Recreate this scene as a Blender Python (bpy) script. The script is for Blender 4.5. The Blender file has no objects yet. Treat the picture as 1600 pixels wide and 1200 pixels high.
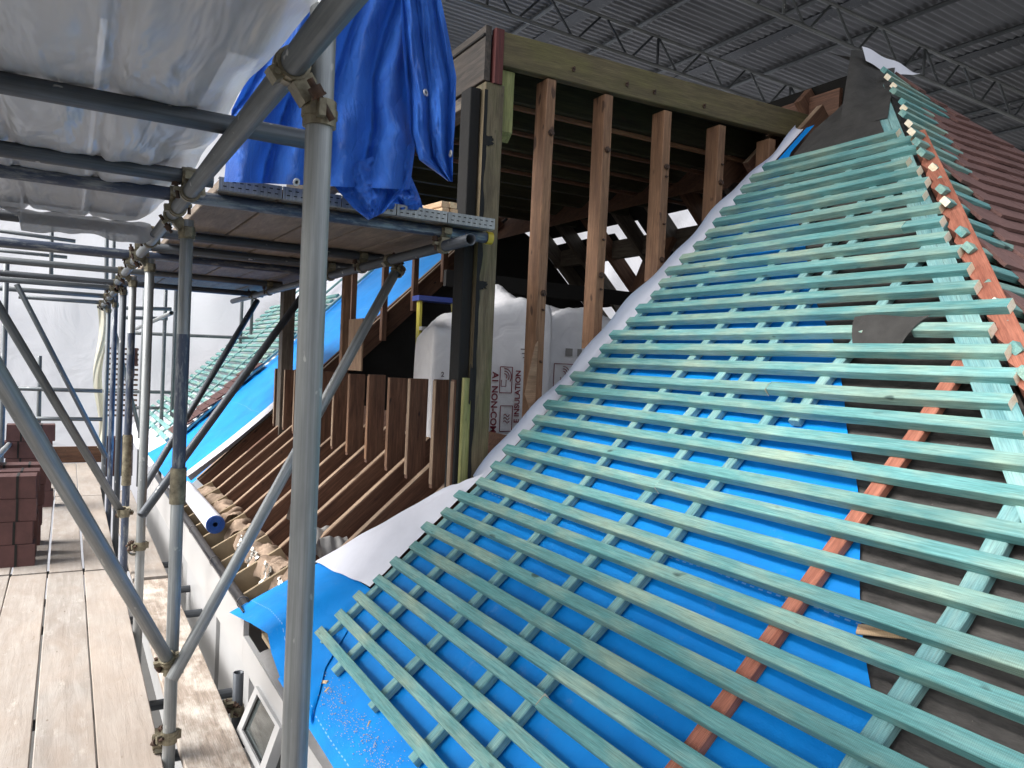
import bpy, bmesh, math, random
import numpy as np
from mathutils import Matrix, Vector, noise as mnoise
R_ = math.radians
random.seed(11)
sc = bpy.context.scene
COL = sc.collection

# ------------------------------------------------------------------ camera
# world: +Y runs along the eaves / scaffold, +X into the house, Z up, the eye is the origin
FPX, CX, CY = 1200.0, 800.0, 600.0
def _axes(vy=(106, 538), roll=0.046):
    dY = np.array([vy[0]-CX, vy[1]-CY, FPX]); dY /= np.linalg.norm(dY)
    a = -roll; c = -(dY[0]*a+dY[1])/dY[2]
    dn = np.array([a, 1.0, c]); dn /= np.linalg.norm(dn)
    up = -dn
    return np.array([np.cross(dY, up), dY, up])
AX = _axes()
cam_d = bpy.data.cameras.new('camera'); cam = bpy.data.objects.new('camera', cam_d); COL.objects.link(cam)
cam_d.sensor_width = 36; cam_d.lens = 36*FPX/1600; cam_d.clip_end = 500; cam_d.clip_start = 0.02
r_, d_, f_ = AX[:, 0], AX[:, 1], AX[:, 2]
cam.matrix_world = Matrix(((r_[0], -d_[0], -f_[0], 0), (r_[1], -d_[1], -f_[1], 0), (r_[2], -d_[2], -f_[2], 0), (0, 0, 0, 1)))
sc.camera = cam

# ------------------------------------------------------------------ light
SUN_EL, SUN_AZ = 46, 280          # soft bright overcast from the open left side
w = bpy.data.worlds.new('World'); sc.world = w; w.use_nodes = True
nt = w.node_tree; bg = nt.nodes['Background']
sky = nt.nodes.new('ShaderNodeTexSky'); sky.sky_type = 'NISHITA'; sky.sun_disc = False
sky.sun_elevation = R_(SUN_EL); sky.sun_rotation = R_(SUN_AZ); sky.air_density = 1.0; sky.dust_density = 4.0
hs = nt.nodes.new('ShaderNodeHueSaturation'); hs.inputs['Saturation'].default_value = .35      # grey overcast
nt.links.new(sky.outputs[0], hs.inputs['Color']); nt.links.new(hs.outputs[0], bg.inputs[0]); bg.inputs[1].default_value = 0.15
sun_d = bpy.data.lights.new('sun', 'SUN'); sun_d.energy = 2.5; sun_d.angle = R_(40); sun_d.color = (1, .97, .93)
sun = bpy.data.objects.new('sun', sun_d); COL.objects.link(sun)
sdir = Vector((math.sin(R_(SUN_AZ))*math.cos(R_(SUN_EL)), math.cos(R_(SUN_AZ))*math.cos(R_(SUN_EL)), math.sin(R_(SUN_EL))))
sun.rotation_euler = (-sdir).to_track_quat('-Z', 'Y').to_euler()
sc.view_settings.view_transform = 'Standard'; sc.view_settings.look = 'None'
sc.view_settings.exposure = 1.27; sc.view_settings.gamma = 1

# ------------------------------------------------------------------ survey helpers (photo measurements to metres)
def ray(px, py): return AX @ np.array([px-CX, py-CY, FPX])
def at(px, py, X=None, Y=None, Z=None, fwd=None):
    d = ray(px, py)
    t = X/d[0] if X is not None else Y/d[1] if Y is not None else Z/d[2] if Z is not None else fwd/FPX
    return Vector(d*t)
PR = [(0.0, -1.80), (.905, -1.103), (1.6, -.5), (2.4, .27), (3.28, 1.15), (5.6, 3.47)]   # roof section, top of battens
def zr(x): return float(np.interp(x, [p[0] for p in PR], [p[1] for p in PR]))
_px = np.linspace(0, 5.6, 1200); _pz = np.array([zr(x) for x in _px])
_ps = np.concatenate([[0], np.cumsum(np.hypot(np.diff(_px), np.diff(_pz)))])
def s_of_x(x): return float(np.interp(x, _px, _ps))
def prof(s, h=0.0):
    x = float(np.interp(s, _ps, _px)); z = zr(x); e = .12
    tx, tz = 2*e, zr(x+e)-zr(x-e); L = math.hypot(tx, tz); n = (-tz/L, tx/L)
    return x+n[0]*h, z+n[1]*h
def rp(s, y, h=0.0):
    x, z = prof(s, h); return Vector((x, y, z))
def rn(s):
    a = rp(s, 0, 0); b = rp(s, 0, 1); return (b-a).normalized()

# ------------------------------------------------------------------ object helpers
WM = {}
def link(name, mesh, mats=(), parent=None, mw=None):
    o = bpy.data.objects.new(name, mesh); COL.objects.link(o)
    mw = Matrix() if mw is None else mw
    if mesh is not None:
        for m in (mats if isinstance(mats, (list, tuple)) else [mats]): mesh.materials.append(m)
    if parent is not None:
        o.parent = parent; o.matrix_parent_inverse = Matrix(); o.matrix_basis = WM[parent].inverted() @ mw
    else: o.matrix_basis = mw
    WM[o] = mw
    return o
def tag(o, label=None, cat=None, group=None, kind=None):
    if label: o['label'] = label
    if cat: o['category'] = cat
    if group: o['group'] = group
    if kind: o['kind'] = kind
    return o
def thing(name, label, cat, loc, group=None):
    o = link(name, None, (), None, Matrix.Translation(Vector(loc))); o.empty_display_size = .1
    return tag(o, label, cat, group)
class MB:
    def __init__(s): s.v = []; s.f = []; s.m = []; s.sm = []
    def add(s, vs, fs, mi=0, smooth=False):
        b = len(s.v); s.v += [tuple(v) for v in vs]
        for f in fs: s.f.append(tuple(i+b for i in f)); s.m.append(mi); s.sm.append(smooth)
    def mesh(s, name):
        me = bpy.data.meshes.new(name); me.from_pydata(s.v, [], s.f)
        me.polygons.foreach_set('material_index', s.m); me.polygons.foreach_set('use_smooth', s.sm); me.update(); return me
    def box(s, c, size, mi=0, M=None):
        vs = [Vector((c[0]+(i-.5)*size[0], c[1]+(j-.5)*size[1], c[2]+(k-.5)*size[2])) for i in (0, 1) for j in (0, 1) for k in (0, 1)]
        if M: vs = [M @ v for v in vs]
        s.add(vs, [(0, 1, 3, 2), (4, 6, 7, 5), (0, 4, 5, 1), (2, 3, 7, 6), (0, 2, 6, 4), (1, 5, 7, 3)], mi)
    def cyl(s, p0, p1, r, n=14, mi=0, caps=True, r1=None):
        p0, p1 = Vector(p0), Vector(p1); z = (p1-p0).normalized(); x = z.orthogonal().normalized(); y = z.cross(x); r1 = r if r1 is None else r1
        vs = []
        for p, q in ((p0, r), (p1, r1)):
            for i in range(n):
                a = 2*math.pi*i/n; vs.append(p+x*(q*math.cos(a))+y*(q*math.sin(a)))
        s.add(vs, [(i, (i+1) % n, n+(i+1) % n, n+i) for i in range(n)], mi, True)
        if caps: s.add(vs, [tuple(reversed(range(n))), tuple(range(n, 2*n))], mi)
    def polytube(s, pts, r, n=8, mi=0):
        pts = [Vector(p) for p in pts]; rings = []
        for k, p in enumerate(pts):
            t = (pts[min(k+1, len(pts)-1)]-pts[max(k-1, 0)]).normalized()
            x = t.cross(Vector((.13, .21, .97))).normalized(); y = t.cross(x)
            rings.append([p+x*(r*math.cos(2*math.pi*i/n))+y*(r*math.sin(2*math.pi*i/n)) for i in range(n)])
        s.add([v for q in rings for v in q], [(k*n+i, k*n+(i+1) % n, (k+1)*n+(i+1) % n, (k+1)*n+i) for k in range(len(pts)-1) for i in range(n)], mi, True)
    def ring(s, c, ax, ro, ri, wd, n=20, mi=0):
        c = Vector(c); z = Vector(ax).normalized(); x = z.orthogonal().normalized(); y = z.cross(x); vs = []
        for i in range(n):
            a = 2*math.pi*i/n; u = x*math.cos(a)+y*math.sin(a)
            vs += [c+u*ro-z*wd/2, c+u*ro+z*wd/2, c+u*ri+z*wd/2, c+u*ri-z*wd/2]
        fs = []
        for i in range(n):
            j = (i+1) % n
            for k in range(4): fs.append((4*i+k, 4*j+k, 4*j+(k+1) % 4, 4*i+(k+1) % 4))
        s.add(vs, fs, mi)
    def grid(s, fn, nu, nv, mi=0, smooth=True):
        vs = [fn(i/nu, j/nv) for j in range(nv+1) for i in range(nu+1)]
        s.add(vs, [(j*(nu+1)+i, j*(nu+1)+i+1, (j+1)*(nu+1)+i+1, (j+1)*(nu+1)+i) for j in range(nv) for i in range(nu)], mi, smooth)
def frame(p0, d, up):
    x = Vector(d).normalized(); z = Vector(up); z = (z-x*z.dot(x)).normalized(); y = z.cross(x)
    M = Matrix((x, y, z)).transposed().to_4x4(); M.translation = Vector(p0); return M
def timber(name, p0, p1, wd, ht, up, mats, parent, bev=.0025, bow=.0, seed=None, endmat=0, endmat0=0, cut0=0, cut1=0, nails=()):
    """a sawn length from p0 to p1, local X along its grain, chamfered arrises, a slight bow"""
    p0, p1 = Vector(p0), Vector(p1); L = (p1-p0).length; mw = frame(p0, p1-p0, up); rnd = random.Random(seed if seed is not None else random.random())
    n = max(1, min(10, int(L/.35))); mb = MB(); a, b = wd/2, ht/2; c = min(bev, a*.6, b*.6)
    sec = [(-a+c, -b), (a-c, -b), (a, -b+c), (a, b-c), (a-c, b), (-a+c, b), (-a, b-c), (-a, -b+c)]
    by, bz = rnd.uniform(-1, 1)*bow, rnd.uniform(-1, 1)*bow; vs = []
    for k in range(n+1):
        t = k/n; q = math.sin(math.pi*t); jy = rnd.uniform(-1, 1)*bow*.25; jz = rnd.uniform(-1, 1)*bow*.25
        for (y, z) in sec:
            dx = 0
            if k == 0: dx = cut0*(z/ht+.5)
            if k == n: dx = -cut1*(z/ht+.5)
            vs.append((L*t+dx, y+by*q+jy, z+bz*q+jz))
    fs = [(k*8+i, k*8+(i+1) % 8, (k+1)*8+(i+1) % 8, (k+1)*8+i) for k in range(n) for i in range(8)]
    mb.add(vs, fs, 0); mb.add([vs[i] for i in range(8)], [tuple(reversed(range(8)))], endmat0); mb.add([vs[n*8+i] for i in range(8)], [tuple(range(8))], endmat)
    for q in nails:
        if .02 < q < L-.02:
            k = min(int(q/L*n), n-1); t = q/L*n-k; zz = vs[k*8+3][2]*(1-t)+vs[(k+1)*8+3][2]*t+.0007; yy = vs[k*8+3][1]-a+rnd.uniform(-.007, .007); r = .0028
            mb.add([(q+r*math.cos(h*math.pi/3), yy+r*math.sin(h*math.pi/3), zz) for h in range(6)], [tuple(range(6))], 2)
    return link(name, mb.mesh(name), mats, parent, mw)
TR = .02415
def tube(name, p0, p1, mat, parent, r=TR):
    p0, p1 = Vector(p0), Vector(p1); L = (p1-p0).length; z = (p1-p0).normalized(); x = z.orthogonal().normalized(); y = z.cross(x)
    mw = Matrix((x, y, z)).transposed().to_4x4(); mw.translation = p0; n = 24; ri = r-.004; vs = []
    prof_ = [(ri, .12), (ri, .001), (r-.001, 0), (r, .001)]
    sec = prof_ + [(r, L-.001), (r-.001, L), (ri, L-.001), (ri, L-.12)]
    for (q, h) in sec: vs += [(q*math.cos(2*math.pi*i/n), q*math.sin(2*math.pi*i/n), h) for i in range(n)]
    mb = MB(); mb.add(vs, [(k*n+i, k*n+(i+1) % n, (k+1)*n+(i+1) % n, (k+1)*n+i) for k in range(len(sec)-1) for i in range(n)], 0, True)
    mb.add(vs, [tuple(range(n)), tuple(reversed(range((len(sec)-1)*n, len(sec)*n)))], 0)
    return link(name, mb.mesh(name), mat, parent, mw)

# ------------------------------------------------------------------ materials
class NT:
    def __init__(s, name):
        s.m = bpy.data.materials.new(name); s.m.use_nodes = True; s.t = s.m.node_tree; s.b = s.t.nodes['Principled BSDF']; s.out = s.t.nodes['Material Output']
    def n(s, typ, **kw):
        nd = s.t.nodes.new('ShaderNode'+typ)
        for k, v in kw.items():
            if k[0] == 'i': 
                key = k[1:]; key = int(key) if key.isdigit() else key.replace('_', ' ')
                if isinstance(v, bpy.types.NodeSocket): s.t.links.new(v, nd.inputs[key])
                else: nd.inputs[key].default_value = v
            else: setattr(nd, k, v)
        return nd
    def set(s, k, v):
        if isinstance(v, bpy.types.NodeSocket): s.t.links.new(v, s.b.inputs[k])
        else: s.b.inputs[k].default_value = v
    def coord(s, scale=(1, 1, 1), rand=True, space='Object'):
        tc = s.n('TexCoord'); v = tc.outputs[space]
        if rand:
            oi = s.n('ObjectInfo'); mu = s.n('Math', operation='MULTIPLY', i0=oi.outputs['Random'], i1=57.0)
            v = s.n('VectorMath', operation='ADD', i0=v, i1=mu.outputs[0]).outputs[0]
        return s.n('Mapping', iVector=v, iScale=scale).outputs[0]
    def noise(s, vec, scale=5, detail=5, rough=.6, dist=0):
        return s.n('TexNoise', iVector=vec, iScale=scale, iDetail=detail, iRoughness=rough, iDistortion=dist).outputs['Fac']
    def ramp(s, fac, stops):
        r = s.n('ValToRGB', iFac=fac); e = r.color_ramp.elements
        while len(e) < len(stops): e.new(.5)
        for el, (p, c) in zip(e, stops): el.position = p; el.color = (*c, 1) if len(c) == 3 else c
        return r.outputs[0]
    def mix(s, fac, a, b, mode='MIX'):
        m = s.n('MixRGB', blend_type=mode)
        for k, v in ((0, fac), (1, a), (2, b)):
            if isinstance(v, bpy.types.NodeSocket): s.t.links.new(v, m.inputs[k])
            else: m.inputs[k].default_value = v if k == 0 else (*v, 1)
        return m.outputs[0]
    def bump(s, h, strength=.3, dist=.01):
        b = s.n('Bump', iStrength=strength, iDistance=dist, iHeight=h); s.t.links.new(b.outputs[0], s.b.inputs['Normal'])
    def mth(s, op, a, b=0.0): return s.n('Math', operation=op, i0=a, i1=b).outputs[0]
def wood(name, cs, knot=(.05, .03, .02), blot=None, rough=.75, ln=1.6, ac=22, bump=.25, kn=.74, blotamt=.55, tint=.25, bs=2.2):
    m = NT(name); v = m.coord((ln, ac, ac)); g = m.noise(v, 2.2, 6, .65, .6)
    c = m.ramp(g, [(.32, cs[0]), (.5, cs[1]), (.68, cs[2])])
    oi = m.n('ObjectInfo'); c = m.mix(m.mth('MULTIPLY', oi.outputs['Random'], tint), c, cs[0])
    if blot:
        b = m.noise(m.coord((bs, 6, 6)), 1.3, 4, .6); bb = m.ramp(b, [(.45, (0, 0, 0)), (.68, (blotamt,)*3)]); c = m.mix(bb, c, blot)
    k = m.noise(m.coord((9, 20, 20)), 1.1, 1, .4); kk = m.ramp(k, [(kn, (0, 0, 0)), (kn+.05, (.85,)*3)]); c = m.mix(kk, c, knot)
    saw = m.n('TexWave', iVector=m.coord((1, .25, .25)), iScale=90.0, iDistortion=6.0, iDetail=2.0, wave_type='BANDS', bands_direction='X').outputs['Fac']; c = m.mix(.10, c, m.ramp(saw, [(.2, (.1, .1, .1)), (.8, (.9, .9, .9))]), 'OVERLAY')
    cl = m.noise(m.coord((.8, 3, 3)), 1.5, 3, .6); c = m.mix(.35, c, m.ramp(cl, [(.3, (.25,)*3), (.7, (.75,)*3)]), 'OVERLAY')
    fine = m.noise(m.coord((6, 160, 160)), 2, 3, .7); c = m.mix(.3, c, m.ramp(fine, [(.3, (0, 0, 0)), (.7, (1, 1, 1))]), 'OVERLAY')
    m.set('Base Color', c); m.set('Roughness', rough); m.bump(m.mth('ADD', g, fine), bump, .004); return m.m
def plain(name, col, rough=.6, metal=0, var=.25, scale=6, bump=0, col2=None, bs=30):
    m = NT(name); g = m.noise(m.coord(), scale, 5, .65); c2 = col2 or tuple(x*(1-var) for x in col)
    c = m.ramp(g, [(.3, c2), (.7, col)]); m.set('Base Color', c); m.set('Roughness', rough); m.set('Metallic', metal)
    if bump: m.bump(m.noise(m.coord(), bs, 5, .7), bump, .004)
    return m.m
def steel(name, c1, c2, rough=.42, metal=.75, paint=None, drip=.4):
    m = NT(name); v = m.coord((14, 14, 1.4)); g = m.noise(v, 2, 6, .7); big = m.noise(m.coord((3, 3, 1.2)), 2.4, 4, .6)
    c = m.ramp(g, [(.28, c1), (.72, c2)]); c = m.mix(m.ramp(big, [(.42, (0, 0, 0)), (.7, (drip,)*3)]), c, tuple(x*.45 for x in c1))
    st = m.noise(m.coord((60, 60, .8)), 1.6, 4, .7); c = m.mix(m.ramp(st, [(.38, (.55,)*3), (.62, (0, 0, 0))]), c, tuple(x*.55 for x in c1)); sp = m.noise(m.coord((1, 1, .55)), 34, 2, .5); c = m.mix(m.ramp(sp, [(.70, (0, 0, 0)), (.73, (.6,)*3)]), c, (.55, .55, .53))
    if paint:
        pw = m.noise(m.coord((10, 10, 2)), 3, 5, .7); pm = m.ramp(pw, [(.36, (0, 0, 0)), (.5, (.92,)*3)])
        c = m.mix(pm, c, paint); m.set('Metallic', m.mth('MULTIPLY', m.mth('SUBTRACT', 1, pm), metal))
    else: m.set('Metallic', metal)
    m.set('Base Color', c); m.set('Roughness', m.n('MapRange', iValue=g, i3=rough-.08, i4=rough+.2).outputs[0]); m.bump(g, .12, .003); return m.m

MT = {}
MT['batten'] = wood('batten_green', [(.075, .235, .235), (.14, .33, .325), (.235, .42, .395)], knot=(.03, .07, .065), blot=(.36, .43, .31), bump=.25, kn=.75, blotamt=.65, tint=.6)
MT['batten_end'] = wood('batten_cut_end', [(.72, .62, .45), (.82, .73, .56), (.86, .79, .64)], bump=.1, ac=40, ln=40, kn=.9)
MT['counter'] = wood('counter_green', [(.10, .25, .265), (.16, .34, .35), (.25, .42, .41)], knot=(.04, .1, .1), blot=(.30, .45, .40), kn=.8)
MT['redbatten'] = wood('batten_red', [(.20, .062, .038), (.29, .10, .062), (.36, .145, .095)], knot=(.1, .03, .02), blot=(.5, .2, .13), kn=.82)
MT['brown'] = wood('old_brown_timber', [(.06, .027, .016), (.115, .053, .031), (.18, .09, .052)], knot=(.02, .01, .008), blot=(.18, .10, .06), blotamt=.4)
MT['lit_edge'] = wood('lit_timber_edge', [(.20, .13, .085), (.30, .21, .14), (.40, .30, .21)], knot=(.08, .05, .03), blot=(.12, .07, .045))  # pale tone paints the light caught on rafter tops and stud edges
MT['stud'] = wood('orange_stud', [(.12, .06, .03), (.20, .105, .056), (.28, .155, .085)], knot=(.04, .018, .01), blot=(.10, .05, .03), kn=.68)
MT['post'] = wood('mossy_post', [(.07, .052, .03), (.135, .105, .06), (.205, .165, .10)], knot=(.03, .025, .015), blot=(.09, .095, .035), kn=.74, ac=14)
MT['mossy'] = wood('mossy_offcut', [(.13, .13, .045), (.22, .22, .08), (.31, .29, .13)], knot=(.05, .05, .02), blot=(.10, .13, .04))
MT['beam'] = wood('mossy_beam', [(.06, .046, .022), (.10, .078, .037), (.145, .112, .055)], knot=(.05, .035, .02), blot=(.11, .10, .03), kn=.78)
MT['grey_timber'] = wood('grey_weathered', [(.07, .055, .042), (.12, .10, .08), (.18, .155, .125)], knot=(.03, .02, .02), blot=(.04, .03, .025))
MT['oldjoist'] = wood('dirty_shaded_joist', [(.018, .017, .010), (.034, .033, .017), (.06, .056, .03)], blot=(.04, .045, .016))  # old dirty joists, colour darkened further to paint in the loft's shade
MT['dark_timber'] = wood('dark_weathered', [(.022, .018, .015), (.045, .037, .031), (.075, .06, .05)], blot=(.10, .07, .05), blotamt=.35)
MT['redend'] = wood('red_stained', [(.05, .010, .010), (.09, .018, .016), (.13, .03, .025)], kn=.9)
MT['ply'] = wood('plywood', [(.20, .12, .07), (.30, .19, .12), (.36, .25, .16)], kn=.9, ac=10, ln=3)
MT['pale'] = wood('fresh_pine', [(.50, .33, .19), (.62, .43, .26), (.70, .52, .34)], kn=.82)
MT['felt'] = plain('bitumen_felt', (.055, .053, .050), .85, 0, .45, 14, .5, bs=160)
MT['bitumen'] = plain('bitumen', (.010, .010, .010), .9, 0, .4, 8, .6, bs=20)
MT['galv'] = steel('galvanised', (.25, .265, .27), (.46, .48, .48), .42, .55)
MT['galv_dark'] = steel('galvanised_dull', (.12, .135, .145), (.25, .27, .285), .45, .5)
MT['galv_blue'] = steel('galvanised_blue_paint', (.22, .24, .25), (.38, .40, .41), .42, .5, paint=(.022, .036, .075))
MT['steel_dark'] = steel('shadow_blue_tube', (.06, .068, .08), (.14, .155, .175), .45, .4)  # bluish shadow on the tubes is put into the base colour
MT['forged'] = plain('forged_coupler', (.30, .27, .19), .5, .6, .5, 30, .4, col2=(.10, .085, .06))
MT['rust'] = plain('rusty_bolt', (.10, .055, .035), .7, .4, .5, 60, .5, col2=(.035, .025, .022))
MT['yellow'] = plain('yellow_plastic', (.60, .46, .04), .45, 0, .3)
MT['white_upvc'] = plain('white_board', (.42, .42, .42), .35, 0, .1, 3)
MT['white_wall'] = plain('white_wall', (.36, .36, .36), .6, 0, .14, 2.5)
MT['gutter'] = plain('gutter_plastic', (.05, .045, .045), .28, 0, .3)
MT['beige'] = plain('beige_sprocket', (.36, .28, .18), .8, 0, .35, 5, .3)
MT['mortar'] = plain('mortar', (.42, .31, .23), .95, 0, .45, 12, .8, bs=60)
MT['brickred'] = plain('clay_tile', (.105, .045, .042), .75, 0, .35, 9, .3, bs=60)
MT['foil'] = plain('foil', (.62, .58, .52), .22, .85, .4, 20, .8, bs=30)
MT['rag'] = plain('grey_polythene', (.30, .29, .28), .45, 0, .3, 8, .4)
MT['dark'] = plain('dark_parts_and_loft_shade', (.018, .017, .016), .95, 0, .4, 3)  # near-black: paints in shade on loft faces; also straps, slots and holes
MT['ladder_y'] = plain('yellow_rail', (.52, .45, .05), .4, 0, .2)
MT['ladder_b'] = plain('blue_cap', (.03, .06, .30), .4, 0, .2)
MT['alu'] = plain('aluminium', (.55, .55, .56), .4, .8, .2)
MT['print_red'] = plain('red_print', (.20, .012, .03), .5, 0, .2)
MT['print_dark'] = plain('dark_print', (.16, .13, .15), .5, 0, .2)
MT['glass_black'] = plain('black_gasket', (.01, .01, .01), .4)
MT['ground'] = plain('concrete_ground', (.07, .067, .062), .9, 0, .4, .8, .4)

def boards_mat():
    m = NT('scaffold_board'); v = m.coord((1.3, 16, 16)); g = m.noise(v, 2, 6, .65, .5)
    c = m.ramp(g, [(.25, (.225, .20, .178)), (.5, (.295, .268, .242)), (.75, (.355, .328, .302))])
    b = m.noise(m.coord((1.6, 4, 4)), 2.2, 6, .7, .4); c = m.mix(m.ramp(b, [(.4, (0, 0, 0)), (.66, (.7,)*3)]), c, (.215, .175, .145))
    p = m.noise(m.coord((3, 8, 8)), 1.7, 6, .75); c = m.mix(m.ramp(p, [(.58, (0, 0, 0)), (.72, (.75,)*3)]), c, (.45, .415, .375))
    d = m.noise(m.coord((12, 30, 30)), 1.2, 2, .5); c = m.mix(m.ramp(d, [(.72, (0, 0, 0)), (.75, (.7,)*3)]), c, (.12, .085, .06))
    r = m.noise(m.coord((.9, 1.5, 1.5)), 1.4, 3, .6); c = m.mix(m.ramp(r, [(.5, (0, 0, 0)), (.75, (.5,)*3)]), c, (.40, .32, .26))
    oi = m.n('ObjectInfo'); c = m.mix(m.mth('MULTIPLY', oi.outputs['Random'], .35), c, (.40, .34, .29))
    m.set('Base Color', c); m.set('Roughness', .85); m.bump(m.mth('ADD', g, b), .35, .008); return m.m
MT['board'] = boards_mat()
MT['board_dark'] = wood('deck_board', [(.13, .10, .075), (.19, .15, .115), (.25, .20, .155)], kn=.8, ac=8, blot=(.12, .09, .07))
MT['mortarboard'] = wood('mortar_stained_board', [(.22, .175, .14), (.30, .245, .20), (.40, .345, .30)], knot=(.2, .15, .12), blot=(.62, .57, .51), blotamt=.8, bs=4, bump=.5)

def membrane():
    m = NT('blue_underlay'); g = m.noise(m.coord(rand=False), 4, 4, .6); f = m.noise(m.coord(rand=False), 220, 2, .6)
    c = m.ramp(g, [(.3, (.0, .21, .64)), (.7, (.0, .275, .78))])
    geo = m.n('NewGeometry'); sx = m.n('SeparateXYZ', i0=geo.outputs['Position'])
    dash = m.mth('LESS_THAN', m.mth('FRACT', m.mth('MULTIPLY', sx.outputs[1], 34)), .5)
    lines = None
    for x0 in (.70, .79, 1.62, 2.75):
        l = m.mth('LESS_THAN', m.mth('ABSOLUTE', m.mth('SUBTRACT', sx.outputs[0], x0)), .0016)
        lines = l if lines is None else m.mth('MAXIMUM', lines, l)
    c = m.mix(m.mth('MULTIPLY', m.mth('MULTIPLY', dash, lines), .55), c, (.35, .55, .85))
    dust = m.ramp(m.noise(m.coord((1, 1, 1), rand=False), 9, 8, .75), [(.60, (0, 0, 0)), (.78, (.35,)*3)]); c = m.mix(dust, c, (.30, .45, .68))
    m.set('Base Color', c); m.set('Roughness', .55); m.set('Specular IOR Level', .3)
    m.bump(m.mth('ADD', m.mth('MULTIPLY', g, 1.4), m.mth('MULTIPLY', f, .1)), .45, .012); return m.m
MT['blue'] = membrane()
MT['underside'] = plain('underlay_white_side', (.70, .71, .78), .6, 0, .12, 5, .25, bs=12)
def grey_underlay():
    m = NT('grey_underlay'); v = m.coord((9, 2, 9), rand=False); g = m.noise(v, 6, 6, .7); b = m.noise(m.coord(rand=False), 3, 4, .6)
    c = m.ramp(g, [(.36, (.035, .032, .030)), (.64, (.095, .087, .08))]); c = m.mix(m.ramp(b, [(.5, (0, 0, 0)), (.75, (.5,)*3)]), c, (.11, .10, .095))
    sp = m.noise(m.coord(rand=False), 90, 3, .7); c = m.mix(m.ramp(sp, [(.70, (0, 0, 0)), (.76, (.55,)*3)]), c, (.3, .28, .25))
    m.set('Base Color', c); m.set('Roughness', .8); m.bump(m.mth('ADD', g, b), .5, .01); return m.m
MT['greyu'] = grey_underlay()
def tarp_mat():
    m = NT('blue_tarpaulin'); g = m.noise(m.coord((1.3, 1, .7), False), 6, 7, .68, .5); cr = m.n('TexVoronoi', iVector=m.coord((1, 1, .6), False), iScale=15.0, feature='DISTANCE_TO_EDGE').outputs[0]
    c = m.ramp(g, [(.3, (.022, .115, .53)), (.7, (.045, .20, .74))]); m.set('Base Color', c); m.set('Roughness', .33); m.set('Specular IOR Level', .6)
    w1 = m.n('TexWave', iVector=m.coord((1, 1, 1), False), iScale=260.0, wave_type='BANDS', bands_direction='Z').outputs['Fac']
    h = m.mth('ADD', m.mth('MULTIPLY', g, 1.0), m.mth('MULTIPLY', m.mth('MINIMUM', cr, .10), .9)); h = m.mth('ADD', h, m.mth('MULTIPLY', w1, .02))
    m.bump(h, .9, .045)
    tr = m.n('BsdfTranslucent', iColor=(.02, .12, .6, 1)); mx = m.n('MixShader', i0=.2, i1=m.b.outputs[0], i2=tr.outputs[0]); m.t.links.new(mx.outputs[0], m.out.inputs[0]); return m.m
MT['tarp'] = tarp_mat()
def sheeting(name, col, trans, bumpd=.05, sc_=1.3, rough=.4):
    m = NT(name); g = m.noise(m.coord((1, 1, 1), False), sc_, 5, .55, 1.2); m.set('Base Color', m.ramp(g, [(.3, tuple(x*.93 for x in col)), (.7, col)])); m.set('Roughness', rough)
    m.bump(g, .5, bumpd)
    tr = m.n('BsdfTranslucent', iColor=(*col, 1)); mx = m.n('MixShader', i0=trans, i1=m.b.outputs[0], i2=tr.outputs[0]); m.t.links.new(mx.outputs[0], m.out.inputs[0]); return m.m
MT['sheeting'] = sheeting('white_sheeting', (.84, .84, .87), .5, .25, 1.1)
def poly_mat():
    m = NT('clear_polythene'); g = m.noise(m.coord((3.2, .75, 2), False), 3.0, 3, .5, .35)
    m.set('Base Color', (.58, .60, .63, 1)); m.set('Roughness', .3); m.set('Specular IOR Level', .55); m.bump(g, .8, .055)
    t = m.n('BsdfTransparent'); tl = m.n('BsdfTranslucent', iColor=(.5, .52, .55, 1))
    a = m.n('MixShader', i0=.10, i1=m.b.outputs[0], i2=t.outputs[0]); b = m.n('MixShader', i0=.12, i1=a.outputs[0], i2=tl.outputs[0]); m.t.links.new(b.outputs[0], m.out.inputs[0]); return m.m
MT['poly'] = poly_mat()
def bag_mat():
    m = NT('white_pack_film'); g = m.noise(m.coord(), 6, 5, .6, 1.0); m.set('Base Color', m.ramp(g, [(.3, (.74, .74, .77)), (.7, (.86, .86, .88))])); m.set('Roughness', .28); m.bump(g, .5, .02); return m.m
MT['bag'] = bag_mat()
def tin():
    m = NT('corrugated_sheet'); g = m.noise(m.coord((.4, 2, 1), False), 2, 5, .65); c = m.ramp(g, [(.3, (.16, .168, .18)), (.7, (.26, .268, .285))]); m.set('Base Color', c); m.set('Metallic', .35); m.set('Roughness', .5); return m.m
MT['tin'] = tin()
def tile_mat():
    m = NT('plain_roof_tile'); g = m.noise(m.coord(rand=False), 5, 5, .65); f = m.noise(m.coord(rand=False), 70, 4, .7)
    c = m.ramp(g, [(.3, (.125, .058, .048)), (.7, (.20, .098, .082))]); c = m.mix(.3, c, m.ramp(f, [(.3, (.05, .03, .03)), (.7, (.26, .16, .15))]))
    m.set('Base Color', c); m.set('Roughness', .7); m.bump(f, .3, .004); return m.m
MT['tile'] = tile_mat()
def glass():
    m = NT('window_glass'); m.set('Base Color', (.05, .06, .06, 1)); m.set('Roughness', .05); m.set('Specular IOR Level', .8); return m.m
MT['glass'] = glass()

# ------------------------------------------------------------------ setting
mb = MB(); mb.grid(lambda u, v: (-120+240*u, -120+240*v, -6.5), 4, 4); tag(link('ground', mb.mesh('ground'), MT['ground']), kind='structure')

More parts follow.
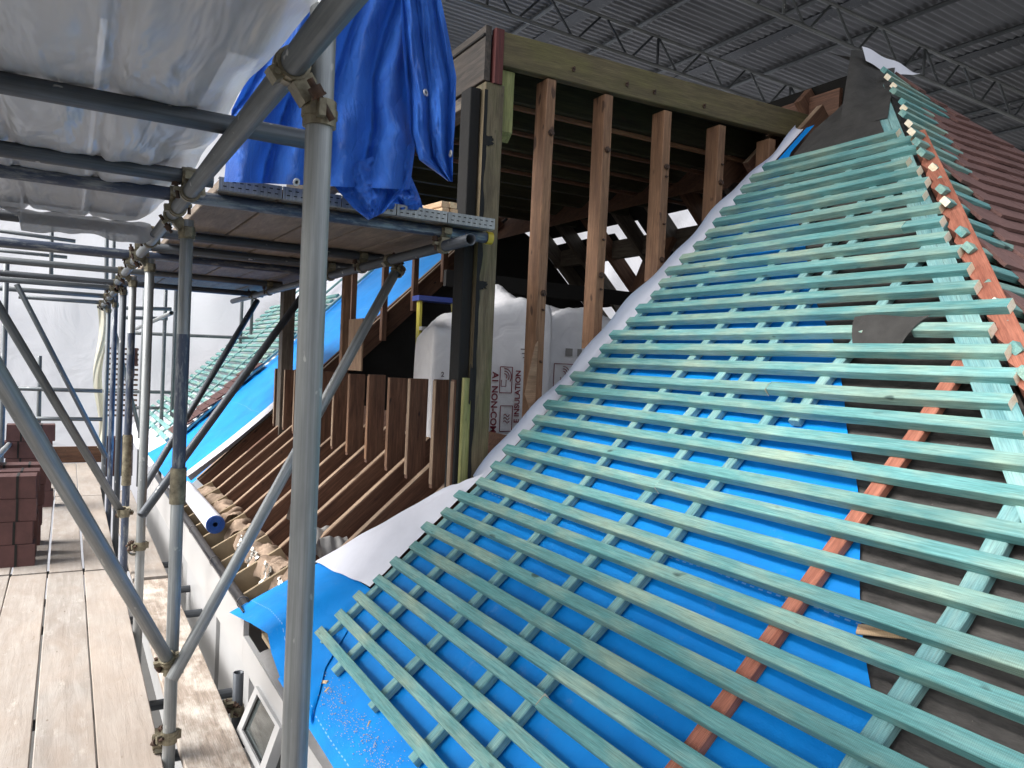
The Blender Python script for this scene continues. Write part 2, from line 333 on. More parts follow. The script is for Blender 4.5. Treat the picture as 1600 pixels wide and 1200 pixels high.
# ------------------------------------------------------------------ house
HB = Vector((2.0, 4.0, -6.5))
house = thing('house', 'house stripped for re-roofing, green battens over blue underlay and an open timber dormer', 'house', HB)
S0 = s_of_x(.905); H_M, H_C, H_B = -.059, -.0435, -.016      # membrane, counter batten centre, tile batten centre (below batten tops)
VERGE = 3.0
def hipY(x): return 2.775-.968*(3.887-x)
def wob(x, y, a=1.0): return a*mnoise.noise(Vector((x*2.3, y*2.3, 1.7)))
# roof slope: blue underlay
def split(x): return float(np.interp(x, [.7, 1.25, 1.445, 1.692, 2.1, 2.3, 2.6, 3.2], [.28, .80, .985, 1.212, 1.571, 1.80, 2.15, 2.80]))+.012*math.sin(x*13)
def blue_pt(u, v):
    s = s_of_x(.722)+(s_of_x(3.62)-s_of_x(.722))*u
    x = prof(s)[0]; y0 = min(split(x), 3.0) if x < 2.9 else min(split(x)+.25*(x-2.9)/.7, 3.0)
    y = y0+(3.06-y0)*v; sag = -.006*abs(math.sin(math.pi*(y-3.0)/.35))+wob(x*1.5, y*1.5, .005)
    return rp(s, y, H_M+sag)
mb = MB(); mb.grid(blue_pt, 90, 50)
roof = link('roof_underlay', mb.mesh('roof_underlay'), MT['blue'], house)
def grey_pt(u, v):
    s = s_of_x(.55)+(s_of_x(3.9)-s_of_x(.55))*u; x = prof(s)[0]; y0 = hipY(x)-.0; y1 = split(x)+.12
    y = y0+(y1-y0)*v; return rp(s, y, H_M-.014+wob(x*3, y*3, .004))
mb = MB(); mb.grid(grey_pt, 80, 18); link('grey_underlay', mb.mesh('grey_underlay'), MT['greyu'], house)
# counter battens up the slope
for k, (y, s_a, s_b, m, wd) in enumerate([(3.0, .885, 3.30, 'counter', .038), (2.74, .86, 3.30, 'counter', .038), (2.38, .875, 3.30, 'counter', .038), (2.15, 1.9, 3.15, 'counter', .038), (2.025, .87, 3.06, 'counter', .04),
        (1.79, .87, 2.1, 'counter', .038), (1.68, 2.0, 2.75, 'counter', .04), (1.275, .75, 2.30, 'redbatten', .046), (.93, .70, 2.02, 'counter', .05), (.45, .6, 1.5, 'counter', .05)]):
    xs = [s_a, 1.6, 2.4, s_b] if s_b > 2.4 else [s_a, 1.6, s_b] if s_b > 1.65 else [s_a, s_b]
    sa, sb = s_of_x(s_a), s_of_x(s_b)
    # one length following the gentle sweep of the roof
    n = 10; mbx = MB(); vs = []
    for i in range(n+1):
        s = sa+(sb-sa)*i/n
        for (dy, dh) in ((-wd/2, -.0125), (wd/2, -.0125), (wd/2, .0095), (wd/2-.003, .0125), (-wd/2+.003, .0125), (-wd/2, .0095)):
            p = rp(s, y+dy+.006*math.sin(i*1.3+k), H_C+dh); vs.append(p)
    fs = [(i*6+j, i*6+(j+1) % 6, (i+1)*6+(j+1) % 6, (i+1)*6+j) for i in range(n) for j in range(6)]
    d = rp(sb, y)-rp(sa, y); F = frame(rp(sa, y, H_C), d, rn(sa)); Fi = F.inverted()
    vs = [Fi @ v for v in vs]
    mbx.add(vs, fs, 0); mbx.add(vs[:6], [tuple(reversed(range(6)))], 0); mbx.add(vs[-6:], [tuple(range(6))], 0)
    o = link('counter_batten', mbx.mesh('counter_batten'), MT[m], roof, F)
    if m == 'redbatten': o['label'] = 'red stained counter batten running up the slope under the green battens'
# tiling battens, 100 mm gauge
rb = random.Random(5)
NROW = int((s_of_x(3.30)-S0)/.1)+1
for i in range(NROW):
    s = S0+.1*i; x = prof(s)[0]; yl = VERGE+.022+rb.uniform(-.03, .035); yr = hipY(x)+.015+rb.uniform(-.045, .03)
    if i in (9, 20): yr -= .10
    if x < 1.75: yr = max(hipY(x), -.35)
    def piece(ya, yb):
        timber('tiling_batten', rp(s, ya, H_B+rb.uniform(-.001, .001)), rp(s+rb.uniform(-.006, .006), yb, H_B), .040, .032, rn(s), [MT['batten'], MT['batten_end'], MT['rust']], roof, bev=.002, bow=.005, endmat=1, seed=i*3+1,
               nails=[abs(ya-yc)+rb.uniform(-.008, .008) for yc in (3.0, 2.74, 2.38, 2.025, 1.79, 1.275, .93, .45) if min(ya, yb) < yc < max(ya, yb)])
    if i in (3, 11, 16, 25):
        ym = yl-(1.25+.2*math.sin(i)); piece(yl, ym+.0015); piece(ym-.0015, yr)
    elif i == 19:                      # felt patch lies over the break in this one
        piece(yl, 1.64); piece(1.47, yr)
    else: piece(yl, yr)
# plank along the hip, red hip rafter beside it
hx0, hx1 = 1.20, 3.87
def hip_strip(name, off0, off1, h0, h1, mat, xa, xb, n=14, wav=0.0):
    vs = []; 
    for i in range(n+1):
        x = xa+(xb-xa)*i/n; s = s_of_x(x)
        wv = wav*(.5+.5*math.cos(x/.0707*2*math.pi))
        for (o, h) in ((off0, h0), (off1+wv, h0), (off1+wv, h1), (off0, h1)):
            vs.append(rp(s, hipY(x)+o, h))
    fs = [(i*4+j, i*4+(j+1) % 4, (i+1)*4+(j+1) % 4, (i+1)*4+j) for i in range(n) for j in range(4)]+[(3, 2, 1, 0), (n*4, n*4+1, n*4+2, n*4+3)]
    F = frame(vs[0], vs[-4]-vs[0], (0, 0, 1)); Fi = F.inverted(); mbx = MB(); mbx.add([Fi @ v for v in vs], fs, 0)
    return link(name, mbx.mesh(name), mat, roof, F)
hip_strip('hip_plank', .012, .115, -.05, -.026, MT['counter'], 1.2, 3.86)
hip_strip('hip_rafter', -.088, -.006, -.12, -.030, MT['redbatten'], 1.2, 3.30, 120, -.02)
# hip end slope: courses lift towards the hip
AP = Vector((3.887, 2.78, 1.76))
def end_pt(d, t, h=0.0):
    """d = drop below the apex, t = metres right of the hip line, h = height off the plane"""
    x = AP.x-d+t; lift = .16*max(0, .30-t)
    return Vector((x, AP.y-.968*d-.7*(h+lift), AP.z-d+.7*(h+lift)))
def end_w(d): return 1.0*d+1.42*d
hip_end = None
mb = MB(); mb.grid(lambda u, v: end_pt(.02+3.0*v, end_w(.02+3.0*v)*u, -.10), 24, 30)
hip_end = link('hip_end_underlay', mb.mesh('hip_end_underlay'), MT['greyu'], house)
rt = random.Random(8); mb = MB(); dd = .0707
k = 0; d = .13
while d < 2.6:
    wmax = min(end_w(d), 4.5)
    t0 = min(.50, .8*end_w(d)) if d < .40 else (.30 if d < .55 else .27+.10*abs(math.sin(k*1.7)))
    if d > .9: t0 = .30+.12*math.sin(k*2.1)
    t = t0+rt.uniform(-.02, .02)
    while t < wmax-.02:
        tw = .163 if wmax-t > .17 else wmax-t-.004
        a, b = t, t+tw; dz = rt.uniform(-.002, .002)
        up, lo = d-dd*1.5, d+dd*.55
        hl = .026+dz; hu = -.004
        q = [end_pt(up, a+(up-d), hu), end_pt(up, b+(up-d), hu), end_pt(lo, b+(lo-d), hl), end_pt(lo, a+(lo-d), hl),
             end_pt(lo, a+(lo-d), hl-.013), end_pt(lo, b+(lo-d), hl-.013), end_pt(up, b+(up-d), hu-.013), end_pt(up, a+(up-d), hu-.013)]
        mb.add(q, [(0, 1, 2, 3), (3, 2, 5, 4), (0, 3, 4, 7), (1, 6, 5, 2)])
        t += tw+.003
    # batten of this course, from the hip to just under the first tiles
    tb = min(t0+.25, wmax)
    st = -.005+rt.uniform(-.03, .045)+(.045 if d > .9 else 0)
    p0 = end_pt(d-.015, st, -.0135+.0); p1 = end_pt(d-.015, min(tb, wmax, .60), -.012)
    if tb-st > .05:
        timber('hip_batten', p0, p1, .038, .025, (0, -.7, .7), [MT['batten'], MT['batten_end']], hip_end, bev=.002, endmat0=1 if k in (1, 2, 5, 7, 8, 11, 14, 15, 20) else 0, seed=k)
    k += 1; d += dd
tl = link('roof_tiles', mb.mesh('roof_tiles'), MT['tile'], house)
# felt capping at the apex
def felt_main(u, v):
    s = s_of_x(3.24)+(s_of_x(3.95)-s_of_x(3.24))*u; x = prof(s)[0]; y0 = hipY(x)+.10; y1 = 2.86+.04*math.sin(u*6)
    return rp(s, y0+(y1-y0)*v, -.026+wob(x*4, v*2, .014)+.02*u)
mb = MB(); mb.grid(felt_main, 18, 18); link('apex_felt', mb.mesh('apex_felt'), MT['felt'], house)
def felt_top(u, v):
    t = u*1.15; base = Vector((AP.x+t, AP.y-.30*t, AP.z-.42*t)); hgt = .17*math.sin(math.pi*min(1, .25+u*.75))+.03
    return base+Vector((.12*v-.25*v*(1-u), .25*v, hgt*v+.012*math.sin(u*17+v*5)))
mb = MB(); mb.grid(felt_top, 24, 10); link('apex_felt', mb.mesh('apex_felt'), MT['felt'], house)
def felt_left(u, v):
    lo = rp(s_of_x(3.47), 2.70, -.02).lerp(rp(s_of_x(3.44), 2.40, -.02), u); up = at(1330+70*u, 78+14*u*u, Y=2.93-.05*u)
    return lo.lerp(up, v)+Vector((-.02, -.02, .02))*math.sin(math.pi*v)*(.6+.4*math.sin(u*7))
mb = MB(); mb.grid(felt_left, 14, 14); link('apex_felt', mb.mesh('apex_felt'), MT['felt'], house)

# folded back white side of the underlay along the verge
def lap(u, v):
    s = s_of_x(1.60)+(s_of_x(3.60)-s_of_x(1.60))*u; x = prof(s)[0]
    wdt = .027+.022*math.sin(math.pi*min(1, u*1.1))+.006*math.sin(u*19)+.004*math.sin(u*47)
    ang = v*2.6; return rp(s, 3.055+.035*math.sin(ang)+wdt*.45*v, H_M+.01+wdt*(1-math.cos(ang))*.75)
mb = MB(); mb.grid(lap, 70, 10); link('folded_underlay', mb.mesh('folded_underlay'), MT['underside'], house)
# loose corner of underlay at the eaves: white flap folded over the blue
def quad_sheet(P, nu, nv, bul, fr=2.0, seed=0):
    A, B, C, D = P
    def f(u, v):
        p = (A*(1-u)+B*u)*(1-v)+(D*(1-u)+C*u)*v
        return p+Vector((0, 0, bul*math.sin(math.pi*u)*math.sin(math.pi*v)+.008*mnoise.noise(Vector((u*fr*2, v*fr*2, seed)))))
    mb = MB(); mb.grid(f, nu, nv); return mb
A, B, C, D = rp(s_of_x(1.045), 3.60, .0), rp(s_of_x(1.10), 3.02, -.02), rp(s_of_x(1.62), 3.03, -.02), rp(s_of_x(1.50), 3.14, .02)
mb = quad_sheet((A, B, C, D), 20, 16, .02); link('folded_underlay', mb.mesh('folded_underlay'), MT['underside'], house)
A, B, C, D = at(358, 957, X=.70), at(440, 1062, X=.735), rp(s_of_x(.885), 3.0, H_M), rp(s_of_x(1.045), 3.60, -.01)
mb = MB()
flap_poly = [(358, 957, .69, 0), (400, 982, .70, 0), (425, 990, .72, 0), (428, 1030, .70, 0), (440, 1070, .72, 0)]
def blue_flap(u, v):
    # lower edge follows the torn outline, upper edge sits on the rafters
    low = [at(358, 957, X=.70), at(392, 974, X=.71), at(418, 990, X=.73), at(424, 1020, X=.735), at(438, 1060, X=.742), at(462, 1098, X=.752), at(484, 1130, X=.762)]
    up = [rp(s_of_x(1.06), 3.60, -.02), rp(s_of_x(1.08), 3.42, -.02), rp(s_of_x(1.09), 3.25, -.03), rp(s_of_x(1.10), 3.05, -.05), rp(s_of_x(1.0), 2.98, H_M+.002), rp(s_of_x(.85), 2.85, H_M+.002), rp(s_of_x(.74), 2.62, H_M+.002)]
    k = min(int(u*6), 5); q = u*6-k
    a = low[k].lerp(low[k+1], q); b = up[k].lerp(up[k+1], q)
    return a.lerp(b, v)+Vector((0, 0, .012*math.sin(math.pi*v)*math.sin(u*7)))
mb = MB(); mb.grid(blue_flap, 36, 14); link('loose_underlay', mb.mesh('loose_underlay'), MT['blue'], house)
mb = MB(); mb.grid(lambda u, v: Vector((.745+.065*v+.005*math.sin(u*14), 3.40-2.2*u, -1.318+.022*v+.006*math.sin(u*9+v*3))), 30, 8); link('eaves_felt', mb.mesh('eaves_felt'), MT['rag'], house)

# eaves: fascia, gutter, wall, window
def fasc_top(y): return -1.20 if y > 3.7 else -1.29
mb = MB(); mb.box((.7625, 6.0, -1.335), (.025, 4.6, .25)); mb.box((.7625, 1.7, -1.395), (.025, 3.996, .13)); link('fascia', mb.mesh('fascia'), MT['white_upvc'], house)
mb = MB(); mb.box((.93, 5.0, -2.4), (.22, 9.0, 1.85)); link('wall', mb.mesh('wall'), MT['white_wall'], house)
mb = MB(); mb.box((.80, 5.25, -1.78), (.03, 1.25, .62)); mb.box((.80, 4.0, -1.78), (.03, 1.0, .62)); link('wall_panel', mb.mesh('wall_panel'), MT['white_upvc'], house)
mb = MB()
for i in range(24):
    a0, a1 = math.pi*(i/24), math.pi*((i+1)/24)
    for (ra, rb_, fl) in ((.026, .026, 0), (.0235, .0235, 1)):
        y0, y1 = 3.60, 8.0
        c = (.752, -1.185)
        P = [(c[0]-ra*math.cos(a0), y0, c[1]-ra*math.sin(a0)), (c[0]-ra*math.cos(a1), y0, c[1]-ra*math.sin(a1)), (c[0]-ra*math.cos(a1), y1, c[1]-ra*math.sin(a1)), (c[0]-ra*math.cos(a0), y1, c[1]-ra*math.sin(a0))]
        mb.add(P, [(0, 1, 2, 3)], 0, True)
mb.cyl((.727, 3.60, -1.184), (.727, 8.0, -1.184), .004); 
gut = link('gutter', mb.mesh('gutter'), MT['gutter'], house)
for yb in (3.75, 4.55, 5.4, 6.3):
    mb = MB(); mb.ring((.752, yb, -1.185), (0, 1, 0), .029, .0262, .02, 20); link('gutter_bracket', mb.mesh('gutter_bracket'), MT['gutter'], gut)
# window below the fascia with its fanlight pushed open
mb = MB(); y0, y1 = 2.2, 3.62
for (yy) in (y1, 2.93, y0): mb.box((.79, yy, -1.85), (.06, .06, .78))
mb.box((.79, (y0+y1)/2, -1.475), (.058, y1-y0-.06, .028)); mb.box((.79, (y0+y1)/2, -2.22), (.058, y1-y0-.06, .06))
win = link('window', mb.mesh('window'), MT['white_upvc'], house)
mb = MB(); mb.box((.803, (y0+y1)/2, -1.85), (.008, y1-y0-.07, .7)); link('pane', mb.mesh('pane'), MT['glass'], win)
c0, c1, c2, c3 = at(399, 1072, X=.735), at(437, 1137, X=.735), at(408, 1218, X=.675), at(369, 1141, X=.675)
def casement(c0, c1, c2, c3, fr, fb):
    n = (c1-c0).cross(c3-c0).normalized(); 
    def ip(u, v): return (c0*(1-u)+c1*u)*(1-v)+(c3*(1-u)+c2*u)*v
    mb = MB(); o = [ip(0, 0), ip(1, 0), ip(1, 1), ip(0, 1)]; i_ = [ip(fr, .07), ip(1-fr, .07), ip(1-fr, 1-fb), ip(fr, 1-fb)]
    vs = o+i_+[p+n*.04 for p in o+i_]
    for k in range(4):
        j = (k+1) % 4
        mb.add([vs[k], vs[j], vs[4+j], vs[4+k], vs[8+k], vs[8+j], vs[12+j], vs[12+k]], [(0, 1, 2, 3), (7, 6, 5, 4), (0, 4, 5, 1), (2, 6, 7, 3)])
    g = MB(); q = [p+n*.015 for p in i_]; g.add(q+[p+n*.008 for p in q], [(0, 1, 2, 3), (7, 6, 5, 4), (0, 4, 5, 1), (1, 5, 6, 2), (2, 6, 7, 3), (3, 7, 4, 0)])
    k_ = MB()
    for a in range(4): k_.cyl(i_[a]+n*.012, i_[(a+1) % 4]+n*.012, .004, 6)
    return mb, g, k_
m1, m2, m3 = casement(c0, c1, c2, c3, .13, .13)
cs = link('casement', m1.mesh('casement'), MT['white_upvc'], house); link('pane', m2.mesh('pane'), MT['glass'], cs); link('gasket', m3.mesh('gasket'), MT['glass_black'], cs)

# jack rafters below the dormer, feet with sprockets, wall-head infill
STUDS = [3.22, 3.42, 3.74, 4.03, 4.37, 4.73, 5.05, 5.40, 5.75, 6.08, 6.40, 6.74]
rr = random.Random(3)
def raf(y, xa, xb, nm='rafter', depth=.15, wd=.046, par=house, top=-.055):
    a, b = rp(s_of_x(xa), y, 0), rp(s_of_x(xb), y, 0); up = (0, 0, 1); n = rn(s_of_x((xa+xb)/2))
    o = timber(nm, a+n*(top-depth/2), b+n*(top-depth/2), wd, depth, n, [MT['brown'], MT['brown']], par, bev=.002, bow=.004, seed=rr.random())
    e = timber('top_edge', a+n*(top+.0015), b+n*(top+.0015), wd-.006, .003, n, [MT['lit_edge']], o, bev=.0005, seed=1)  # thin pale strip, the lit top painted onto the rafter
    return o
RAFS = [3.30, 3.62, 3.93, 4.25, 4.58, 4.91, 5.24, 5.58, 5.92, 6.25, 6.58]
for y in RAFS:
    raf(y, 1.0, 1.72)
    a, b = rp(s_of_x(1.03), y+.028, -.06), Vector((.80, y+.028, -1.205))
    sp = timber('sprocket', b+Vector((0, -.05, -.06)), a+Vector((0, -.05, -.075)), .018, .14, (0, 0, 1), [MT['beige']], house, bev=.002, seed=rr.random())
# wall plate and mortar lumps with foil between the rafter feet
for i in range(len(RAFS)-1):
    ya, yb = RAFS[i]+.03, RAFS[i+1]-.03
    def lump(u, v, ya=ya, yb=yb, i=i):
        y = ya+(yb-ya)*u; ang = math.pi*v; r = .088+.04*mnoise.noise(Vector((u*4, v*4, i*3.1)))
        return Vector((1.005-r*1.0*math.cos(ang)+.02*math.sin(u*9+i), y, -1.20+r*1.2*math.sin(ang)+.022*mnoise.noise(Vector((u*11, v*9, i)))))
    mb = MB(); mb.grid(lump, 16, 12); link('wall_head_mortar', mb.mesh('wall_head_mortar'), MT['mortar'], house)
    if i in (0, 1, 2, 3, 4):
        def foilf(u, v, ya=ya, yb=yb, i=i):
            y = ya+.02+(yb-ya-.1)*u; return Vector((.905+.03*v+.022*mnoise.noise(Vector((u*9, v*7, i*2))), y, -1.25+.15*v+.02*mnoise.noise(Vector((u*12, v*12, i*5+1)))))
        mb = MB(); mb.grid(foilf, 14, 10, smooth=False); link('foil_insulation', mb.mesh('foil_insulation'), MT['foil'], house)
    if i % 2 == 0:
        mb = MB(); mb.box((.88, (ya+yb)/2, -1.30), (.14, yb-ya, .02)); link('eaves_board', mb.mesh('eaves_board'), MT['beige'], house)
# ceiling boards seen between the rafters (dark)
mb = MB(); mb.grid(lambda u, v: rp(s_of_x(.95)+(s_of_x(1.9)-s_of_x(.95))*u, 3.05+3.8*v, -.235), 4, 4); link('ceiling_lining', mb.mesh('ceiling_lining'), MT['brown'], house)

# ---- dormer
mbm = [MT['beam'], MT['pale']]
DB = Vector((1.65, 3.15, 0))
dormer = timber('dormer', (1.70, 3.175, 1.455), (4.05, 3.175, 1.50), .05, .155, (0, 0, 1), mbm, house, bev=.004, bow=.004, seed=2)      # head beam of the cheek
timber('corner_post', (1.665, 3.20, -.62), (1.665, 3.20, 1.285), .10, .10, (0, -1, 0), [MT['post']], dormer, bev=.004, seed=4, bow=.003)
timber('corner_post', (1.585, 3.235, -.62), (1.585, 3.235, 1.26), .052, .10, (0, -1, 0), [MT['bitumen']], dormer, bev=.003, seed=5)
timber('corner_post', (1.595, 3.165, -.60), (1.595, 3.165, -.07), .04, .025, (0, -1, 0), [MT['mossy']], dormer, bev=.002, seed=15)
# bitumen smears on the post
for (zc, hh, ww, xo) in ((1.02, .05, .055, .0), (.36, .04, .05, -.0), (-.10, .17, .03, -.012)):
    def smear(u, v, zc=zc, hh=hh, ww=ww, xo=xo):
        e = 1+.35*mnoise.noise(Vector((u*5, v*5, zc*7))); return Vector((1.612+xo+ww*u*e, 3.1475-.002*math.sin(math.pi*u), zc+hh*(v-.5)*(1-.35*u*u)*e))
    mb = MB(); mb.grid(smear, 10, 8); link('bitumen_smear', mb.mesh('bitumen_smear'), MT['bitumen'], dormer)
mb = MB()
for z in np.arange(-.6, 1.24, .05):
    jj = .010*mnoise.noise(Vector((z*9, 1, 2)))+.012*mnoise.noise(Vector((z*3, 5, 2)))
    mb.add([(1.612, 3.1485, z), (1.632+jj, 3.1485, z), (1.632+.010*mnoise.noise(Vector(((z+.05)*9, 1, 2)))+.012*mnoise.noise(Vector(((z+.05)*3, 5, 2))), 3.1485, z+.05), (1.612, 3.1485, z+.05)], [(0, 1, 2, 3)])
link('bitumen_smear', mb.mesh('bitumen_smear'), MT['bitumen'], dormer)
timber('mossy_block', (1.745, 3.20, 1.05), (1.745, 3.20, 1.37), .075, .04, (0, -1, 0), [MT['mossy']], dormer, bev=.002, cut0=.04, seed=6)
timber('red_end_board', (1.675, 3.16, 1.285), (1.675, 3.16, 1.535), .045, .04, (0, -1, 0), [MT['redend']], dormer, seed=7)
# fascia boards of the dormer front returning away from the viewer
fb = timber('front_fascia', (1.625, 3.16, 1.42), (1.625, 6.85, 1.42), .03, .25, (0, 0, 1), [MT['dark_timber']], dormer, seed=8)
timber('front_fascia', (1.606, 3.16, 1.50), (1.606, 6.85, 1.50), .012, .012, (0, 0, 1), [MT['dark']], dormer)
timber('front_plate', (1.66, 3.26, 1.25), (1.66, 6.85, 1.25), .10, .06, (0, 0, 1), [MT['grey_timber']], dormer, seed=9)
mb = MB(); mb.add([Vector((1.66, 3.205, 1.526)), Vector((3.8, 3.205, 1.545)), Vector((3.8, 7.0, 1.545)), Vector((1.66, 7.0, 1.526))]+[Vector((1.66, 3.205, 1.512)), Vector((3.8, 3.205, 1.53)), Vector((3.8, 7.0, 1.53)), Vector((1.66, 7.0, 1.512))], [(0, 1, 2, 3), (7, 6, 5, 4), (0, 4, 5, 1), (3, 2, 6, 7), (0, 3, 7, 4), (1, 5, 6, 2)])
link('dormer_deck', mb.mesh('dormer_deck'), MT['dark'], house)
for i, y in enumerate((3.52, 3.9, 4.3, 4.7, 5.1, 5.5, 5.9, 6.3)):
    timber('ceiling_joist', (1.72, y, 1.44), (4.3, y, 1.46), .05, .16, (0, 0, 1), [MT['oldjoist']], dormer, seed=20+i)
    if i < 4: timber('plaster_batten', (1.75, y+.03, 1.35), (4.3, y+.03, 1.36), .03, .02, (0, 0, 1), [MT['brown'] if i else MT['stud']], dormer, seed=60+i)
for i, (x, zb) in enumerate(((1.975, -.28), (2.315, .10), (2.705, .48), (3.10, .86), (3.5, 1.2))):
    st = timber('cheek_stud', (x, 3.205, zb), (x, 3.205, 1.375), .052, .10, (0, -1, 0), [MT['stud']], dormer, bev=.003, bow=.006, seed=30+i)
    # nails and bolt heads
    for (z, b) in ((1.12-.02*i, 1), (.35+.12*i, 1), (zb+.55, 0), (zb+.3, 0)):
        if z < 1.3: 
            mb = MB(); xx = x+.008; mb.cyl((xx, 3.157, z), (xx, 3.140, z), .011 if b else .004, 8); mb.cyl((xx-.003, 3.155, z+.003), (xx-.003, 3.149, z+.003), .016 if b else .005, 7)
            link('bolt', mb.mesh('bolt'), MT['rust'], st)
for i, x in enumerate((2.09, 2.42, 2.60, 2.95)):
    mb = MB(); mb.cyl((x, 3.152, 1.455), (x, 3.138, 1.455), .0055, 8); mb.cyl((x+.002, 3.152, 1.448), (x+.002, 3.147, 1.448), .011, 5); link('bolt', mb.mesh('bolt'), MT['rust'], dormer)
# torn ply scrap on the first stud
mb = MB(); P = [(1.90, -.14), (1.915, -.05), (1.945, .10), (1.96, .12), (1.96, -.20), (1.935, -.22)]
mb.add([Vector((x, 3.148, z)) for x, z in P]+[Vector((x, 3.154, z)) for x, z in P], [tuple(range(6)), tuple(reversed(range(6, 12)))]+[(i, i+6, (i+1) % 6+6, (i+1) % 6) for i in range(6)])
link('ply_scrap', mb.mesh('ply_scrap'), MT['ply'], dormer)
# front dwarf wall studs
for i, y in enumerate(STUDS):
    a = timber('front_stud', (1.60, y, -.62), (1.60, y, -.085-.004*i+rr.uniform(-.006, .006)), .10, .036, (0, 1, 0), [MT['brown']], dormer, bev=.002, bow=.003, seed=40+i)
    timber('front_edge', (1.5485, y, -.60), (1.5485, y, -.09-.004*i), .003, .034, (0, 1, 0), [MT['stud'] if i in (3, 4, 5) else MT['lit_edge']], a, bev=.0005, seed=i)  # pale strip painted as the lit narrow face of the stud
timber('front_post', (1.60, 6.60, -.68), (1.60, 6.60, 1.25), .10, .12, (0, 1, 0), [MT['grey_timber']], dormer, bev=.004, seed=55)
timber('front_post', (1.60, 5.02, -.09), (1.60, 5.02, 1.22), .05, .05, (0, 1, 0), [MT['stud']], dormer, bev=.004, seed=56)
P = [(545, 508), (577, 508), (600, 583), (558, 583)]
timber('ply_offcut', (1.545, 4.62, -.08), (1.545, 4.62, .24), .012, .26, (0, 1, 0), [MT['ply']], dormer, seed=57)
# far cheek: sloping rafters and uprights seen through the opening
for j, (y, tp) in enumerate(((6.95, -.06), (7.05, -.06))):
    raf(y, .95, 3.7, 'rafter', .17, .05, house, tp)
for i, x in enumerate((1.95, 2.25, 2.55, 2.85, 3.15)):
    timber('cheek_stud', (x, 6.85, zr(x)-.25), (x, 6.85, 1.37), .05, .06, (0, -1, 0), [MT['brown']], dormer, seed=70+i)
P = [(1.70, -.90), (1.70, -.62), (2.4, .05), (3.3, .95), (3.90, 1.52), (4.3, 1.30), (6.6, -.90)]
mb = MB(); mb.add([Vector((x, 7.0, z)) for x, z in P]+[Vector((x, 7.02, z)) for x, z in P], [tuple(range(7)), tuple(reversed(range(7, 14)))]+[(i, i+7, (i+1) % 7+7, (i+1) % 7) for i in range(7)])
link('cheek_shade_sheet', mb.mesh('cheek_shade_sheet'), MT['dark'], house)  # dark sheet added to fill the far cheek, where there is only shade
# attic interior: floor, party wall, back slope with openings
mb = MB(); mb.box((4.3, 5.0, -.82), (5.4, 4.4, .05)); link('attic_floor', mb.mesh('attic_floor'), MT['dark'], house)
def back(x, y, h=0): return Vector((x+.7*h, y, 1.70-(x-3.95)*.98+.7*h))
for i, y in enumerate((3.3, 3.75, 4.2, 4.65, 5.1, 5.55, 6.0, 6.45, 6.9, 7.4)):
    timber('back_rafter', back(3.9, y), back(6.7, y), .05, .14, (.7, 0, .7), [MT['grey_timber'] if i % 3 else MT['brown']], house, bev=.003, bow=.01, seed=80+i)
for (x0, x1, y0, y1) in ((3.9, 4.36, 3.0, 7.1), (5.22, 6.7, 3.0, 7.1), (4.36, 5.22, 3.0, 4.5), (4.36, 5.22, 5.2, 5.5), (4.42, 4.62, 5.9, 7.1), (4.42, 5.05, 6.5, 7.1)):  # felt laid to block light, near-black to paint in the loft's shade
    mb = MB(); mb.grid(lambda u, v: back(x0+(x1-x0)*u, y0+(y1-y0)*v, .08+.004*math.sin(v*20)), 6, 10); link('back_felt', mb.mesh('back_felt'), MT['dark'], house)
timber('purlin', (4.55, 3.0, 1.15), (4.55, 7.4, 1.15), .075, .17, (0, 0, 1), [MT['grey_timber']], house, seed=91)
timber('ridge_board', (3.95, 3.06, 1.655), (3.95, 7.6, 1.655), .03, .17, (0, 0, 1), [MT['brown']], house, seed=92)
for i in range(3): timber('brace', (3.2+.4*i, 4.8+.5*i, -.8), (4.3+.3*i, 4.9+.5*i, 1.1), .05, .10, (0, 1, 0), [MT['brown']], house, seed=93+i)
timber('collar', (2.4, 5.2, .62), (4.7, 5.2, .60), .045, .12, (0, 0, 1), [MT['dark']], house, seed=97)
# front slope above the dormer beyond the verge: bare rafters up to the ridge
for i, y in enumerate((3.12, 3.35, 3.6)):
    raf(y, 3.45, 3.80, 'rafter', .14, .045, house, -.06)
mb = MB(); mb.grid(lambda u, v: rp(s_of_x(3.5)+(s_of_x(3.85)-s_of_x(3.5))*u, 3.12+3.9*v, -.20), 3, 6); link('back_felt', mb.mesh('back_felt'), MT['brown'], house)

# ---- far roof slope beyond the dormer
def far_pt(u, v):
    s = s_of_x(.80)+(s_of_x(3.6)-s_of_x(.80))*u; x = prof(s)[0]; y0 = 7.05; y1 = 9.45+(.5*(1.6-x) if x < 1.6 else 0)
    return rp(s, y0+(y1-y0)*v, H_M+.012*math.sin(u*16+v*3)*v+wob(x*1.3, v*3, .02))
mb = MB(); mb.grid(far_pt, 40, 20); far = link('far_roof_underlay', mb.mesh('far_roof_underlay'), MT['blue'], house)
def far_fold(u, v):
    s = s_of_x(.92)+(s_of_x(1.9)-s_of_x(.92))*u; wdt = .16*math.sin(math.pi*(.15+.85*u))+.02
    return rp(s, 7.05-.02-wdt*v, H_M+.02+.10*math.sin(v*2.4))
mb = MB(); mb.grid(far_fold, 24, 8); link('folded_underlay', mb.mesh('folded_underlay'), MT['underside'], house)
mb = MB(); mb.grid(lambda u, v: rp(s_of_x(.75)+(s_of_x(3.6)-s_of_x(.75))*u, 9.2+4.2*v, H_M-.03), 6, 6); far2 = link('far_roof_underlay', mb.mesh('far_roof_underlay'), MT['underside'], house)
for i in range(26):
    s = s_of_x(1.0)+.105*i
    timber('tiling_batten', rp(s, 9.5, H_B), rp(s, 13.2, H_B), .05, .03, rn(s), [MT['batten']], far2, seed=200+i)
